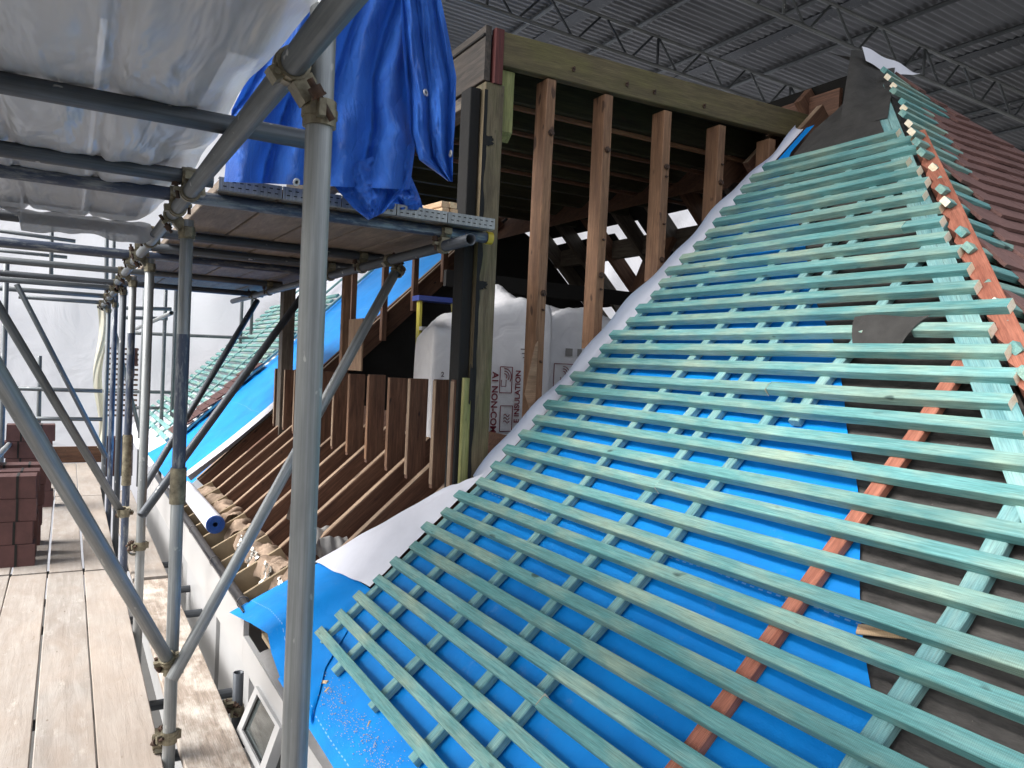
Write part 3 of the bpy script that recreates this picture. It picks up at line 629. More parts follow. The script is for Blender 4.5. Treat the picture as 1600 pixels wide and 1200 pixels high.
for y in (9.3, 10.4, 11.5, 12.6):
    timber('counter_batten', rp(s_of_x(.95), y, H_C), rp(s_of_x(3.6), y, H_C), .045, .025, rn(s_of_x(2)), [MT['counter']], far2, seed=230)
mb = MB()
for i in range(12):
    s = s_of_x(1.10)+.1*i
    for j in range(9):
        y = 9.35+.168*j-(.08 if i % 2 else 0)
        if j > 2: continue
        a, b, c, d = rp(s-.05, y, .03), rp(s-.05, y+.163, .03), rp(s+.11, y+.163, .008), rp(s+.11, y, .008)
        n = rn(s)*.012; mb.add([a, b, c, d, a-n, b-n, c-n, d-n], [(0, 1, 2, 3), (7, 6, 5, 4), (0, 4, 5, 1), (3, 7, 4, 0), (1, 5, 6, 2)])
link('far_roof_tiles', mb.mesh('far_roof_tiles'), MT['brickred'], house)
# ------------------------------------------------------------------ scaffold
def coupler(parent, p, ax, q, bx, mat='forged', flip=1, big=1.0):
    """a drop-forged double coupler gripping tube axis ax at p and bx at q; T-bolt as a sub-part"""
    p, q, ax, bx = Vector(p), Vector(q), Vector(ax).normalized(), Vector(bx).normalized()
    if (q-p).length > .11: q = p+(q-p).normalized()*.062
    mb = MB(); nrm = (q-p); nrm = nrm.normalized() if nrm.length > 1e-4 else ax.cross(bx).normalized()
    bolts = MB()
    for c, a, s in ((p, ax, 1), (q, bx, -1)):
        mb.ring(c, a, TR+.006, TR+.0005, .046, 20)
        mb.ring(c, a, TR+.0085, TR+.005, .014, 20)
        side = a.cross(nrm).normalized()*flip
        # hinge lug on one side, bolt lug on the other
        L = frame(c-side*(TR+.010), a, nrm); mb.box((0, 0, 0), (.034, .020, .026), 0, L); mb.cyl(c-side*(TR+.010)-a*.021, c-side*(TR+.010)+a*.021, .0065, 8)
        L = frame(c+side*(TR+.012), a, nrm); mb.box((0, 0, .008*s), (.030, .026, .012), 0, L)
        b0 = c+side*(TR+.014)-nrm*s*.022; b1 = c+side*(TR+.020)+nrm*s*.055
        bolts.cyl(b0, b1, .0062, 8); e = (b1-b0).normalized(); bolts.cyl(b1-e*.030, b1-e*.014, .0125, 6); bolts.cyl(b1-e*.034, b1-e*.030, .0145, 10)
    m = (p+q)/2; L = frame(m, ax, nrm); mb.box((0, 0, 0), (.04, .04, max(.012, (p-q).length-2*TR-.004)), 0, L)
    o = link('coupler', mb.mesh('coupler'), MT[mat], parent)
    link('bolt', bolts.mesh('bolt'), MT['rust'], o); return o
def pole(label, p0, p1, mat='galv', group='grey scaffold poles', name='scaffold_pole', cat='scaffold pole', sleeve=None, cap=None):
    p0, p1 = Vector(p0), Vector(p1)
    t = thing(name, label, cat, p0, group); tube('tube', p0, p1, MT[mat], t)
    return t
X1 = .386
# upright poles of the inner row
u1 = pole('thick bright grey upright pole nearest the viewer, crossing the whole picture', (X1, 1.41, -2.2), (X1, 1.41, 2.4))
UY = [3.22, 4.77, 6.06, 7.12, 8.36, 9.77]
ULAB = ['upright pole with blue painted lower half and stained collar, foot between the planks',
        'plain grey upright pole just left of the blue painted one, beside the planks',
        'upright pole painted teal blue halfway down, second from the blue painted one',
        'dark grey upright pole between the teal one and the faded blue one',
        'faded blue upright pole far down the walkway near the tile packs',
        'farthest upright pole of the inner row, in front of the translucent sheet edge']
UM = ['galv', 'galv', 'galv', 'steel_dark', 'galv_blue', 'galv_dark']
uprights = []
for y, lb, m in zip(UY, ULAB, UM):
    u = pole(lb, (X1, y, -2.6), (X1, y, .50), m); uprights.append(u)
def sleeve(parent, y, z0, z1, mat, dr=.004):
    mb = MB(); mb.cyl((X1, y, z0), (X1, y, z1), TR+dr, 24); return link('collar' if dr > .003 else 'paint_band', mb.mesh('collar'), MT[mat], parent)
sleeve(uprights[0], 3.22, -.60, -.46, 'forged', .006); sleeve(uprights[0], 3.22, -.46, .06, 'paint_blue' if 'paint_blue' in MT else 'galv_blue', .0008)
sleeve(uprights[2], 6.06, -.98, -.62, 'forged', .008); sleeve(uprights[2], 6.06, -.62, .1, 'galv_blue', .001); sleeve(uprights[2], 6.06, -1.6, -.98, 'galv_blue', .001)
# ledgers along the walkway
XL = .332
led = pole('long sloping-looking ledger tube running away overhead, clamped to the nearest upright', (XL, -.3, .515), (XL, 7.3, .515), 'galv_dark', 'grey scaffold poles')
led2 = pole('far length of the overhead ledger tube beyond the joint', (XL, 7.1, .462), (XL, 10.6, .462), 'galv_dark')
out = pole('open-ended ledger tube under the outer edge of the loading platform', (1.40, 2.80, .50), (1.40, 8.0, .50), 'steel_dark')
coupler(led, (XL, 1.41, .515), (0, 1, 0), (X1, 1.41, .44), (0, 0, 1), flip=-1)
for y in UY[:4]: coupler(led, (XL, y-.0, .515), (0, 1, 0), (X1, y, .45), (0, 0, 1), 'forged', 1)
for y in UY[4:]: coupler(led2, (XL, y, .462), (0, 1, 0), (X1, y, .40), (0, 0, 1), 'forged', 1)
# transoms carrying the upper deck
TZ = .562
TRN = [(2.03, -1.3, .53, 'steel_dark', 'nearest dark transom tube below the polythene, its end behind the front upright'),
       (2.72, -1.3, .40, 'steel_dark', 'second dark transom tube below the polythene, ending at the ledger'),
       (3.06, -1.3, 1.62, 'galv_blue', 'long bluish transom tube reaching right under the platform to a yellow cap'),
       (4.13, -1.3, 1.52, 'steel_dark', 'transom tube along the torn lower hem of the polythene'),
       (4.72, .36, 1.55, 'steel_dark', 'short transom tube under the middle of the loading platform'),
       (5.20, -1.3, 1.50, 'galv_blue', 'first bare transom tube beyond the polythene, seen against the white sheet'),
       (5.32, -1.3, .40, 'galv_dark', 'thin pale transom tube close behind the first bare one'),
       (6.40, -1.3, 1.50, 'galv_dark', 'second bare transom tube beyond the polythene'),
       (7.0, -1.2, 1.48, 'steel_dark', 'third bare transom tube beyond the polythene'),
       (7.7, -1.0, .40, 'galv_dark', 'fourth bare transom tube beyond the polythene'),
       (9.0, -.9, .42, 'galv_dark', 'fifth bare transom tube beyond the polythene'),
       (10.4, -.5, .42, 'galv_dark', 'farthest transom tube down the walkway')]
for (y, xa, xb, m, lb) in TRN:
    zz = TZ if y < 6.9 else TZ-.053+.006
    t = pole(lb, (xa, y, zz), (xb, y, zz), m)
    lz = .515 if y < 6.9 else .462
    if abs(y-2.03) > 0 : coupler(t, (XL-.005, y, zz), (1, 0, 0), (XL, y+.001, lz), (0, 1, 0), 'forged', 1 if int(y*10) % 2 else -1)
    if xb > 1.4 and y < 8: coupler(t, (1.40, y, zz), (1, 0, 0), (1.40, y, .50), (0, 1, 0), 'forged')
    if abs(y-3.06) < .01:
        mb = MB(); mb.cyl((1.605, y, zz), (1.632, y, zz), TR+.004, 20); link('end_cap', mb.mesh('end_cap'), MT['yellow'], t)
# outer row and its braces
for (y, z1, lb) in ((1.70, 2.2, 'outer upright pole left of the viewer'), (6.9, .75, 'nearer of two thin outer uprights at the left picture edge'), (8.35, .75, 'farther thin outer upright at the left edge beside the white sheet')):
    pole(lb, (-.50, y, -2.6), (-.50, y, z1), 'galv_dark')
pole('short guard post standing beyond the tile packs at the far left', at(60, 690, Y=10.5), at(62, 556, Y=10.5), 'galv_dark')
pole('upper guard rail across the far end of the walkway', at(28, 607, Y=10.4), at(160, 611, Y=10.4), 'galv_dark')
pole('lower guard rail across the far end of the walkway', at(42, 654, Y=10.45), at(160, 655, Y=10.45), 'galv_dark')
pole('light grey guard rail slanting in from the left edge above the tile packs', at(-12, 722, X=-.46), at(42, 665, X=-.46), 'galv')
BR = []
def ext(a, b, ka, kb): return a+(a-b)*ka, b+(b-a)*kb
a, b = at(0, 590, fwd=1.9), at(262, 1030, fwd=2.98); a, b = ext(a, b, .75, .02)
brA = pole('thick diagonal brace crossing the lower left down to the foot of an upright', a, b, 'galv')
b_ = Vector((X1-.05, 4.70, -1.0)); a = at(-8, 470, fwd=4.0); 
brB = pole('second diagonal brace behind it, ending beside the plain grey upright', a+(a-at(192, 800, fwd=5.0))*.1, at(193, 806, fwd=5.0), 'galv_dark')
brC = pole('third and farthest diagonal brace on the left, falling from the outer ledger', at(26, 444, fwd=7.0), at(166, 715, fwd=7.7), 'galv_dark')
brD = pole('pale diagonal brace rising to the right behind the front upright to the platform edge', at(268, 1062, fwd=2.95), Vector((1.445, 3.70, .47)), 'galv')
brE = pole('dark mottled diagonal brace left of the front upright rising to the platform', at(221, 806, fwd=4.2), at(478, 455, X=1.44), 'steel_dark')
brF = pole('thin grey diagonal brace crossing above the blue membrane further back', at(220, 770, fwd=5.3), at(402, 470, X=1.44), 'steel_dark')
coupler(brA, at(262, 1030, fwd=2.98), (b-at(0, 590, fwd=1.9)), (X1, 3.22, -1.25), (0, 0, 1), 'forged')
coupler(brD, (1.44, 3.68, .45), (0.6, .3, .8), (1.40, 3.70, .50), (0, 1, 0), 'forged')
coupler(brE, at(478, 457, X=1.44), (.6, .3, .8), at(478, 450, X=1.40), (0, 1, 0), 'forged')
coupler(brB, at(193, 800, fwd=5.0), (.3, .6, -.8), (X1, 4.77, -1.02), (0, 0, 1), 'forged')
coupler(uprights[0], (X1, 3.22, -1.52), (0, 0, 1), (X1-.03, 3.28, -1.56), (1, 0, 0), 'forged')
coupler(uprights[1], (X1, 4.77, -1.12), (0, 0, 1), (X1-.03, 4.82, -1.15), (0, 1, 0), 'forged')
# ties under the inner plank, reaching towards the wall
for y, lb in ((3.95, 'dark stub tube under the inner plank at the white wall, farther one'), (3.42, 'dark stub tube under the inner plank pointing at the wall, nearer one')):
    t = pole(lb, (-.5, y, -1.70), (.755, y, -1.70), 'steel_dark')
tie = pole('short dark vertical tie tube against the white wall beside the inner plank', (.735, 3.70, -2.1), (.735, 3.70, -1.50), 'steel_dark')
coupler(tie, (.735, 3.70, -1.68), (0, 0, 1), (.70, 3.72, -1.66), (1, 0, 0), 'forged')
for y, lb in ((5.15, 'dark cross tube below the far gap beside the inner plank, nearest'), (5.7, 'dark cross tube below the far gap beside the inner plank, middle'), (6.4, 'dark cross tube below the far gap beside the inner plank, farthest')):
    pole(lb, (-.4, y, -1.665), (.80, y, -1.665), 'steel_dark')
# far scaffold in front of the end sheet
FY = 11.6
for px, lb in ((218, 'thin far upright left of the distant platform end'), (251, 'thin far upright in the middle below the distant platform'), (267, 'thin far upright with a clamp at the distant platform end')):
    a = at(px, 690, Y=FY-.4*(px > 240)); pole(lb, (a.x, a.y, -1.9), (a.x, a.y, at(px+5, 440, Y=a.y).z), 'galv_dark', 'distant scaffold poles')
for (p, q, y, lb) in (((200, 520), (660, 540), 12.2, 'long distant guard rail across the white sheet, with clamps'), ((150, 611), (330, 614), 12.2, 'distant middle rail behind the row of uprights'), ((200, 637), (300, 638), 12.2, 'distant lower rail behind the row of uprights'),
        ((190, 481), (268, 483), 10.8, 'upper tube of the distant platform'), ((190, 496), (262, 498), 11.2, 'lower tube of the distant platform')):
    pole(lb, at(*p, Y=y), at(*q, Y=y), 'galv_dark', 'distant scaffold poles')
pole('short pale tube on the distant platform pointing at the viewer', at(268, 489, Y=9.0), at(212, 514, Y=12.6), 'galv', 'distant scaffold poles')
pole('distant brace leaning right among the row of uprights', at(180, 520, Y=11), at(222, 690, Y=11), 'galv_dark', 'distant scaffold poles')
for px, z0, z1, lb in ((373, 0, 0, 'far thin upright left of the grey dormer post'), (389, 0, 0, 'far thin upright close to the grey dormer post'), (574, 0, 0, 'far thin upright seen between the two dormer posts'), (580, 0, 0, 'far thin leaning tube between the two dormer posts')):
    a = at(px, 600, Y=12.3); b = at(px+8+(14 if px == 580 else 0), 400, Y=12.3); pole(lb, a, b, 'galv_dark', 'distant scaffold poles')

# ------------------------------------------------------------------ boards
def board(label, x0, x1, y0, y1, z, mat='board', group='walkway planks', name='scaffold_board', band=False, seed=0):
    t = thing(name, label, 'scaffold board', ((x0+x1)/2, y0, z), group)
    b = timber('plank', ((x0+x1)/2, y0, z+.019), ((x0+x1)/2, y1, z+.019), abs(x1-x0)-.006, .038, (0, 0, 1), [MT[mat]], t, bev=.004, bow=.004, seed=seed)
    if band:
        mb = MB(); xm = (x0+x1)/2; wd = x1-x0-.002
        mb.box((xm, y0-.001, z+.019), (wd, .003, .044)); mb.box((xm, y0+.012, z+.0405), (wd, .028, .003)); mb.box((xm, y0+.012, z-.0025), (wd, .028, .003))
        e = link('end_band', mb.mesh('end_band'), MT['galv'], t)
        hb = MB()
        for r in range(2):
            for c in range(8): hb.box((xm-wd/2+.02+c*(wd-.04)/7+(.006 if r else 0), y0-.0026, z+.010+r*.018), (.012, .0012, .004))
        link('slot', hb.mesh('slot'), MT['dark'], e)
    return t
BZ = -1.638
EDG = [.366, .141, -.078, -.298, -.52]
BL = ['right-hand', 'second from the right', 'third from the right', 'left-hand']
for c in range(4):
    x1, x0 = EDG[c], EDG[c+1]
    board(f'long pale plank of the near walkway, {BL[c]} of the row' + (', beside the uprights' if c == 0 else ''), x0, x1, 2.0, 6.15+.02*c, BZ, seed=300+c)
    board(f'pale plank of the middle walkway, {BL[c]} of the row' + (', under the brace' if c == 0 else ', under the tile packs' if c == 3 else ''), x0+.006, x1-.004, 6.17+.02*c, 9.25+.03*(c % 2), BZ+.004, seed=310+c)
    if c < 3: board(f'short far plank before the brown end board, {BL[c]} of the row', x0, x1, 9.3+.03*(c % 2), 11.9, BZ, seed=320+c)
    board(f'plank nearest the viewer, {BL[c]} of the row', x0, x1, -1.9, 1.99, BZ, seed=330+c)
board('mortar-stained single inner plank beside the white wall', .432, .665, 1.2, 5.80, BZ-.005, 'mortarboard', 'inner planks', seed=340)
board('far inner plank beyond the mortar-stained one', .432, .665, 5.9, 9.6, BZ-.01, 'board', 'inner planks', seed=341)
for i in range(5):
    x0 = .455+.228*i
    lb = ['left-hand platform board half under the tarpaulin hem', 'second platform board from the left below the tarpaulin', 'third platform board, its steel banded end below the tarpaulin corner', 'fourth platform board with a slotted steel end band', 'right-hand platform board with slotted steel end band beside the post'][i]
    board(lb, x0, x0+.226, 2.96, 6.86, TZ+.026, 'board_dark', 'loading platform boards', band=True, seed=350+i)
    board(f'far platform board butted behind the {["left-hand", "second", "third", "fourth", "right-hand"][i]} one', x0, x0+.226, 6.88, 8.1, TZ+.026, 'board_dark', 'loading platform boards', seed=360+i)
for i in range(6):
    x1 = .27-.232*i
    board(f'deck board above the polythene, {["first", "second", "third", "fourth", "fifth", "sixth"][i]} from the ledger', x1-.226, x1, .2, 4.05, TZ+.05, 'board', 'upper deck boards', seed=370+i)
t = thing('toe_board', 'dark brown board on edge closing the far end of the walkway', 'toe board', (0.15, 11.93, -1.6)); timber('plank', (-.35, 11.95, -1.49), (.75, 11.95, -1.49), .035, .22, (0, 0, 1), [MT['brown']], t, seed=5)
# fresh offcuts on the platform end
for i, (dx, dz, lb) in enumerate(((0, 0, 'lower left of four fresh pine batten ends'), (.04, 0, 'lower right of four fresh pine batten ends'), (-.004, .027, 'upper left of four fresh pine batten ends'), (.034, .028, 'upper right of four fresh pine batten ends'))):
    x = 1.375+dx; t = thing('timber_offcut', lb+' lying on the platform', 'timber offcut', (x, 3.0, TZ+.064), 'pine offcuts on the platform')
    timber('stick', (x, 3.0, TZ+.0795+dz), (x-.08, 3.5+.1*i, TZ+.0795+dz), .036, .025, (0, 0, 1), [MT['pale']], t, seed=380+i)

# ------------------------------------------------------------------ polythene under the upper deck
def polyf(u, v):
    x = -1.5+1.835*u+(.05*(1-v)+.012*math.sin(v*11))*max(0, u-.9)/.1; y = .3+3.75*v
    sag = -.012*abs(math.sin((y-2.03)*math.pi/.69)) - .030*abs(mnoise.noise(Vector((x*5, y*1.3, 3))))-.012*mnoise.noise(Vector((x*13, y*4, 1)))
    for xs in (.068, -.164, -.396): sag += .018*math.exp(-((x-xs)/.012)**2)
    if u > .93: sag += .05*(u-.93)/.07
    return Vector((x, y, TZ+.030+max(sag, -.045) if y < 3.0 else TZ+.03+sag))
mb = MB(); mb.grid(polyf, 110, 110)
ps = link('polythene_sheet', mb.mesh('polythene_sheet'), MT['poly']); tag(ps, 'crinkled grey polythene sheet stretched under the upper deck boards', 'plastic sheet')
def polyh(u, v):
    x = -.30+.62*u; hem = .06+.05*math.sin(u*3.0)+.02*math.sin(u*9)+(-.05 if u < .2 else 0)
    return Vector((x, 3.75+.25*(1-v)+.04*math.sin(u*13+v*2)*v, TZ+.02-hem*v*1.2+.012*mnoise.noise(Vector((u*9, v*3, 2)))))
mb = MB(); mb.grid(polyh, 50, 14); tag(link('polythene_sheet', mb.mesh('polythene_sheet'), MT['poly']), 'loose crumpled end of polythene sagging between two transom tubes', 'plastic sheet')

# ------------------------------------------------------------------ tarpaulin
def tarp(label, L, Rr, amp, nf, Yc, seed, yb=0.0, nm='tarpaulin', eyes=()):
    """hanging sheet between a left and a right edge, folds running down"""
    def lerp_path(P, v):
        k = min(int(v*(len(P)-1)), len(P)-2); q = v*(len(P)-1)-k
        a, b = P[k], P[k+1]; return (a[0]*(1-q)+b[0]*q, a[1]*(1-q)+b[1]*q)
    def f(u, v):
        a = lerp_path(L, v); b = lerp_path(Rr, v); px = a[0]*(1-u)+b[0]*u; py = a[1]*(1-u)+b[1]*u
        uu = u+.05*mnoise.noise(Vector((u*3, v*2.2, seed)))
        fo = amp*(abs(math.sin(math.pi*nf*uu+1.1*mnoise.noise(Vector((u*2, v*1.5, seed+3)))))**.7)*(.45+.75*v*(1-.35*v))
        fo += .035*mnoise.noise(Vector((u*5, v*4, seed+9)))+.012*mnoise.noise(Vector((u*15, v*11, seed+2)))
        return at(px, py, Y=Yc+yb*v-fo)
    t = thing(nm, label, 'tarpaulin', f(.5, 0)); mb = MB(); mb.grid(f, 80, 80); o = link('sheet', mb.mesh('sheet'), MT['tarp'], t)
    for (u, v) in eyes:
        p = f(u, v); n = (f(u+.02, v)-f(u-.02, v)).cross(f(u, v+.02)-f(u, v-.02)).normalized()
        if n.dot(p) > 0: n = -n
        e = MB(); e.ring(p+n*.004, n, .014, .007, .004, 16); e2 = link('eyelet', e.mesh('eyelet'), MT['white_upvc'], t)
        h = MB(); h.cyl(p+n*.002, p+n*.003, .007, 12); link('hole', h.mesh('hole'), MT['dark'], e2)
    return t
tarp('big creased blue tarpaulin hanging behind the front upright over the platform end', [(470, -60), (425, 60), (385, 125), (362, 172), (356, 225), (350, 284)], [(690, -60), (655, 40), (640, 120), (645, 190), (648, 235), (640, 296)], .15, 4.0, 2.93, 3.0, -.02, eyes=((.385, .985),))
tarp('pointed lower corner of blue tarpaulin drooping in front of the platform board ends', [(505, 270), (530, 300), (552, 325), (575, 344)], [(642, 225), (640, 262), (636, 290), (600, 332)], .05, 1.5, 2.85, 5.0)
tarp('narrow right-hand fold of blue tarpaulin with a white eyelet hanging beside the dormer fascia', [(625, -60), (628, 60), (636, 150), (640, 205), (655, 250), (700, 283)], [(676, -60), (698, 40), (713, 120), (711, 190), (708, 240), (707, 284)], .08, 2.5, 2.80, 7.0, .0, eyes=((.36, .42), (.95, .80)))
tarp('dark folded tail of blue tarpaulin lying on the platform boards', [(590, 262), (586, 300), (584, 326)], [(640, 270), (655, 305), (662, 328)], .04, 2, 2.98, 9.0)

# ------------------------------------------------------------------ stacked tiles
def tile_pack(label, x1, y, z, n=13, L=.40, H=.158, group='packs of roof tiles on the walkway', seed=0):
    rnd = random.Random(seed); t = thing('tile_pack', label, 'tile pack', (x1-L/2, y, z), group)
    for k in range(n):
        mb = MB(); yy = y+.0138*k; j = rnd.uniform(-.003, .003)
        mb.add([Vector(p) for p in ((x1-L+j, yy, z), (x1+j, yy, z), (x1+j, yy+.0125, z), (x1-L+j, yy+.0125, z), (x1-L+j+.002, yy+.001, z+H), (x1+j-.002, yy+.001, z+H), (x1+j-.002, yy+.0115, z+H), (x1-L+j+.002, yy+.0115, z+H))],
               [(0, 1, 5, 4), (1, 2, 6, 5), (2, 3, 7, 6), (3, 0, 4, 7), (4, 5, 6, 7), (3, 2, 1, 0)])
        link('tile', mb.mesh('tile'), MT['brickred'], t)
    for xx in (x1-.115, x1-.28):
        mb = MB(); mb.box((xx, y+.0138*n/2, z+H/2), (.016, .0138*n+.004, H+.004)); link('strap', mb.mesh('strap'), MT['dark'], t)
    return t
ORD = ['bottom', 'second', 'third', 'top']
for lev in range(4):
    tile_pack(f'{ORD[lev]} pack of dark red tiles in the front stack at the left picture edge', -.165-.015*(lev % 2)+.012*(lev == 3), 6.42+.008*lev, -1.598+.162*lev, seed=lev)
    tile_pack(f'{ORD[lev]} pack of dark red tiles in the stack right behind the front one', -.155-.012*((lev+1) % 2), 6.70, -1.598+.162*lev, seed=10+lev)
    tile_pack(f'{ORD[lev]} pack of dark red tiles in the third stack along the walkway', -.15+.01*lev, 7.05, -1.598+.162*lev, seed=20+lev)
for lev in range(5):
    tile_pack(f'{["bottom", "second", "third", "fourth", "top"][lev]} pack of the tall farthest stack of dark red tiles', -.085-.02*(lev % 2), 8.7, -1.598+.162*lev, seed=30+lev)
for lev in range(3):
    tile_pack(f'{["lower", "middle", "upper"][lev]} pack of dark tiles beyond the row of uprights beside the wall', .74, 10.6, -1.6+.162*lev, L=.30, seed=40+lev)

# ------------------------------------------------------------------ loose things on the house
mb = MB(); p0, p1 = Vector((.83, 5.05, -1.085)), Vector((.83, 6.45, -1.085)); 
ro = thing('underlay_roll', 'roll of white and blue underlay lying in the eaves', 'membrane roll', p0)
mb.polytube([p0.lerp(p1, k/10) for k in range(11)], .058, 24); link('roll', mb.mesh('roll'), MT['underside'], ro)
mb = MB(); sp = []
for i in range(90):
    a = i*.26; r = .016+.041*i/90; sp.append(Vector((p0.x+r*math.cos(a), p0.y-.004, p0.z+r*math.sin(a))))
mb.polytube(sp, .0022, 5); mb.ring(p0+Vector((0, .002, 0)), (0, 1, 0), .0575, .015, .006, 24); link('rolled_end', mb.mesh('rolled_end'), MT['tarp'], ro)
def rag(label, c, dx, dy, dz, seed):
    def f(u, v):
        a = u*2-1; return Vector(c)+Vector((dx*a, dy*(v-.5)*2, -dz*(abs(v-.5)*2)**1.5+.02*mnoise.noise(Vector((u*4, v*4, seed)))+.035*math.sin(u*9+seed)*abs(v-.5)))
    mb = MB(); mb.grid(f, 26, 22); t = link('polythene_scrap', mb.mesh('polythene_scrap'), MT['rag']); tag(t, label, 'plastic scrap', 'grey plastic scraps on the rafters')
rag('grey plastic scrap draped over a rafter behind the pale brace', (1.20, 4.42, -.86), .06, .13, .12, 1)
rag('grey plastic scrap draped over a rafter just left of the front upright', (1.16, 3.98, -.90), .08, .10, .12, 4)
rag('grey plastic scrap bunched beside the front upright on the rafters', (1.17, 3.72, -.90), .07, .10, .13, 7)
# insulation packs
def pack(label, c, size, seed, rot=0.0):
    c = Vector(c); M = Matrix.Translation(c) @ Matrix.Rotation(rot, 4, 'Z')
    t = link('insulation_pack', None, (), None, M); tag(t, label, 'insulation pack', 'insulation packs in the loft')
    mb = MB(); n = 22; verts = {}
    bm = bmesh.new(); bmesh.ops.create_cube(bm, size=1); bmesh.ops.subdivide_edges(bm, edges=bm.edges[:], cuts=14, use_grid_fill=True)
    for v in bm.verts:
        p = v.co*2; q = Vector((p.x, p.y, p.z)); L = max(abs(x) for x in q); r = (abs(q.x)**16+abs(q.y)**16+abs(q.z)**16)**(1/16)
        q = q*(L/r); w_ = Vector((q.x*size[0]/2, q.y*size[1]/2, q.z*size[2]/2))
        nz = mnoise.noise(Vector((w_.x*4+seed, w_.y*4, w_.z*4)))
        if q.z > .4: w_.z += .10*nz*(q.z-.4)/.6+.02*math.sin(w_.x*14+seed)+.02*mnoise.noise(Vector((w_.x*14, w_.y*14, seed))); w_.x *= 1-.05*(q.z-.4)
        if abs(q.y) > .9: w_.y += .008*mnoise.noise(Vector((w_.x*7+seed, 0, w_.z*7)))
        v.co = w_
    for f in bm.faces: f.smooth = True
    me = bpy.data.meshes.new('film'); bm.to_mesh(me); bm.free(); link('film', me, MT['bag'], t, M); return t, M
def text(s, size, M, mat, parent, name):
    cu = bpy.data.curves.new(name, 'FONT'); cu.body = s; cu.size = size; cu.extrude = .0006; cu.offset = .001*size/.04
    tmp = bpy.data.objects.new('tmp', cu); COL.objects.link(tmp); bpy.context.view_layer.update()
    me = bpy.data.meshes.new_from_object(tmp.evaluated_get(bpy.context.evaluated_depsgraph_get())); me.name = name
    bpy.data.objects.remove(tmp); bpy.data.curves.remove(cu); me.materials.clear()
    return link(name, me, MT[mat], parent, M)
pk1, M1 = pack('left white insulation pack, half behind the mossy post', (2.08, 4.35, -.24), (.40, .30, .96), 1)
pk2, M2 = pack('tall white insulation pack with red lettering between the post and the first stud', (2.43, 4.30, -.16), (.52, .34, 1.14), 2)
pk3, M3 = pack('right white insulation pack behind the second stud', (2.98, 4.40, -.10), (.58, .34, .98), 3)
YF = 4.115
def face(px, py, Y=YF): return at(px, py, Y=Y)
def vtext(s, size, px, py, up, mat, parent, name):
    p = face(px, py); x = Vector((0, 0, 1 if up else -1)); n = Vector((0, -1, 0)); y = n.cross(x)
    M = Matrix((x, y, n)).transposed().to_4x4(); M.translation = p; return text(s, size, M, mat, parent, name)
vtext('E INSULATION', .050, 810, 661, True, 'print_red', pk2, 'lettering')
vtext('A1 NON-COMBUS', .058, 770, 581, False, 'print_red', pk2, 'lettering')
def icon(px0, py0, px1, py1, parent, arcs=True, Y=YF):
    a, b = face(px0, py0, Y), face(px1, py1, Y); mb = MB(); x0, x1, z0, z1 = a.x, b.x, b.z, a.z; y = Y-.001; th = .005
    for (c, s) in ((((x0+x1)/2, y, z0), (x1-x0, .002, th)), (((x0+x1)/2, y, z1), (x1-x0, .002, th)), ((x1, y, (z0+z1)/2), (th, .002, z1-z0)), ((x0, y, (z0+z1)/2), (th, .002, z1-z0))): mb.box(c, s)
    if arcs:
        cx, cz = x0+.35*(x1-x0), (z0+z1)/2
        for r in (.018, .034, .05):
            pts = [Vector((cx+r*math.cos(q), y, cz+.02+r*math.sin(q))) for q in np.linspace(-.6, 1.6, 9)]; mb.polytube(pts, .0028, 5)
        mb.box((cx-.004, y, cz-.04), (.035, .002, .004)); mb.box((cx-.02, y, cz-.02), (.004, .002, .04)); mb.box((cx+.014, y, cz-.02), (.004, .002, .04))
    else:
        for k in (-.02, 0, .02):
            pts = [Vector((x0+.3*(x1-x0)+.04*q, y, (z0+z1)/2+k+.008*math.sin(q*7))) for q in np.linspace(0, 1, 8)]; mb.polytube(pts, .0028, 5)
    link('printed_icon', mb.mesh('printed_icon'), MT['print_red'], parent)
icon(782, 573, 799, 614, pk2); icon(782, 634, 799, 674, pk2, False); icon(866, 568, 905, 610, pk3, True, 4.215)
mb = MB(); p = face(690, 583, 4.185); mb.box((2.10, 4.19, -.07), (.06, .004, .03)); link('printed_mark', mb.mesh('printed_mark'), MT['print_red'], pk1)
vtext('2', .04, 0, 0, True, 'print_dark', pk1, 'lettering').matrix_basis = WM[pk1].inverted() @ Matrix.Translation(Vector((1.935, 4.185, -.09))) @ Matrix.Rotation(R_(90), 4, 'X')
mb = MB(); 
for k in range(7): mb.box((2.50+.006*k, 4.118, .10-.026*k), (.12-.006*k, .002, .006))
link('small_print', mb.mesh('small_print'), MT['print_dark'], pk2)
for k in range(4):
    mb2 = MB(); mb2.box((2.87+.085*k, 4.216, .10), (.035 if k % 2 else .055, .002, .05)); link('small_print', mb2.mesh('small_print'), MT['rag'], pk3)
# stepladder behind the packs
ld = thing('stepladder', 'yellow stepladder with a blue top standing in the dark loft', 'stepladder', (2.2, 4.75, -.8))
timber('stile', (2.02, 4.72, -.8), (2.10, 4.95, .42), .022, .05, (0, -1, 0), [MT['ladder_y']], ld); timber('stile', (2.42, 4.72, -.8), (2.36, 4.95, .42), .022, .05, (0, -1, 0), [MT['ladder_y']], ld)
for k in range(5): timber('tread', (2.03+.012*k, 4.74+.035*k, -.58+.2*k), (2.41-.009*k, 4.74+.035*k, -.58+.2*k), .08, .025, (0, 0, 1), [MT['alu']], ld)
timber('top_cap', (2.07, 4.95, .43), (2.39, 4.95, .43), .12, .035, (0, 0, 1), [MT['ladder_b']], ld)
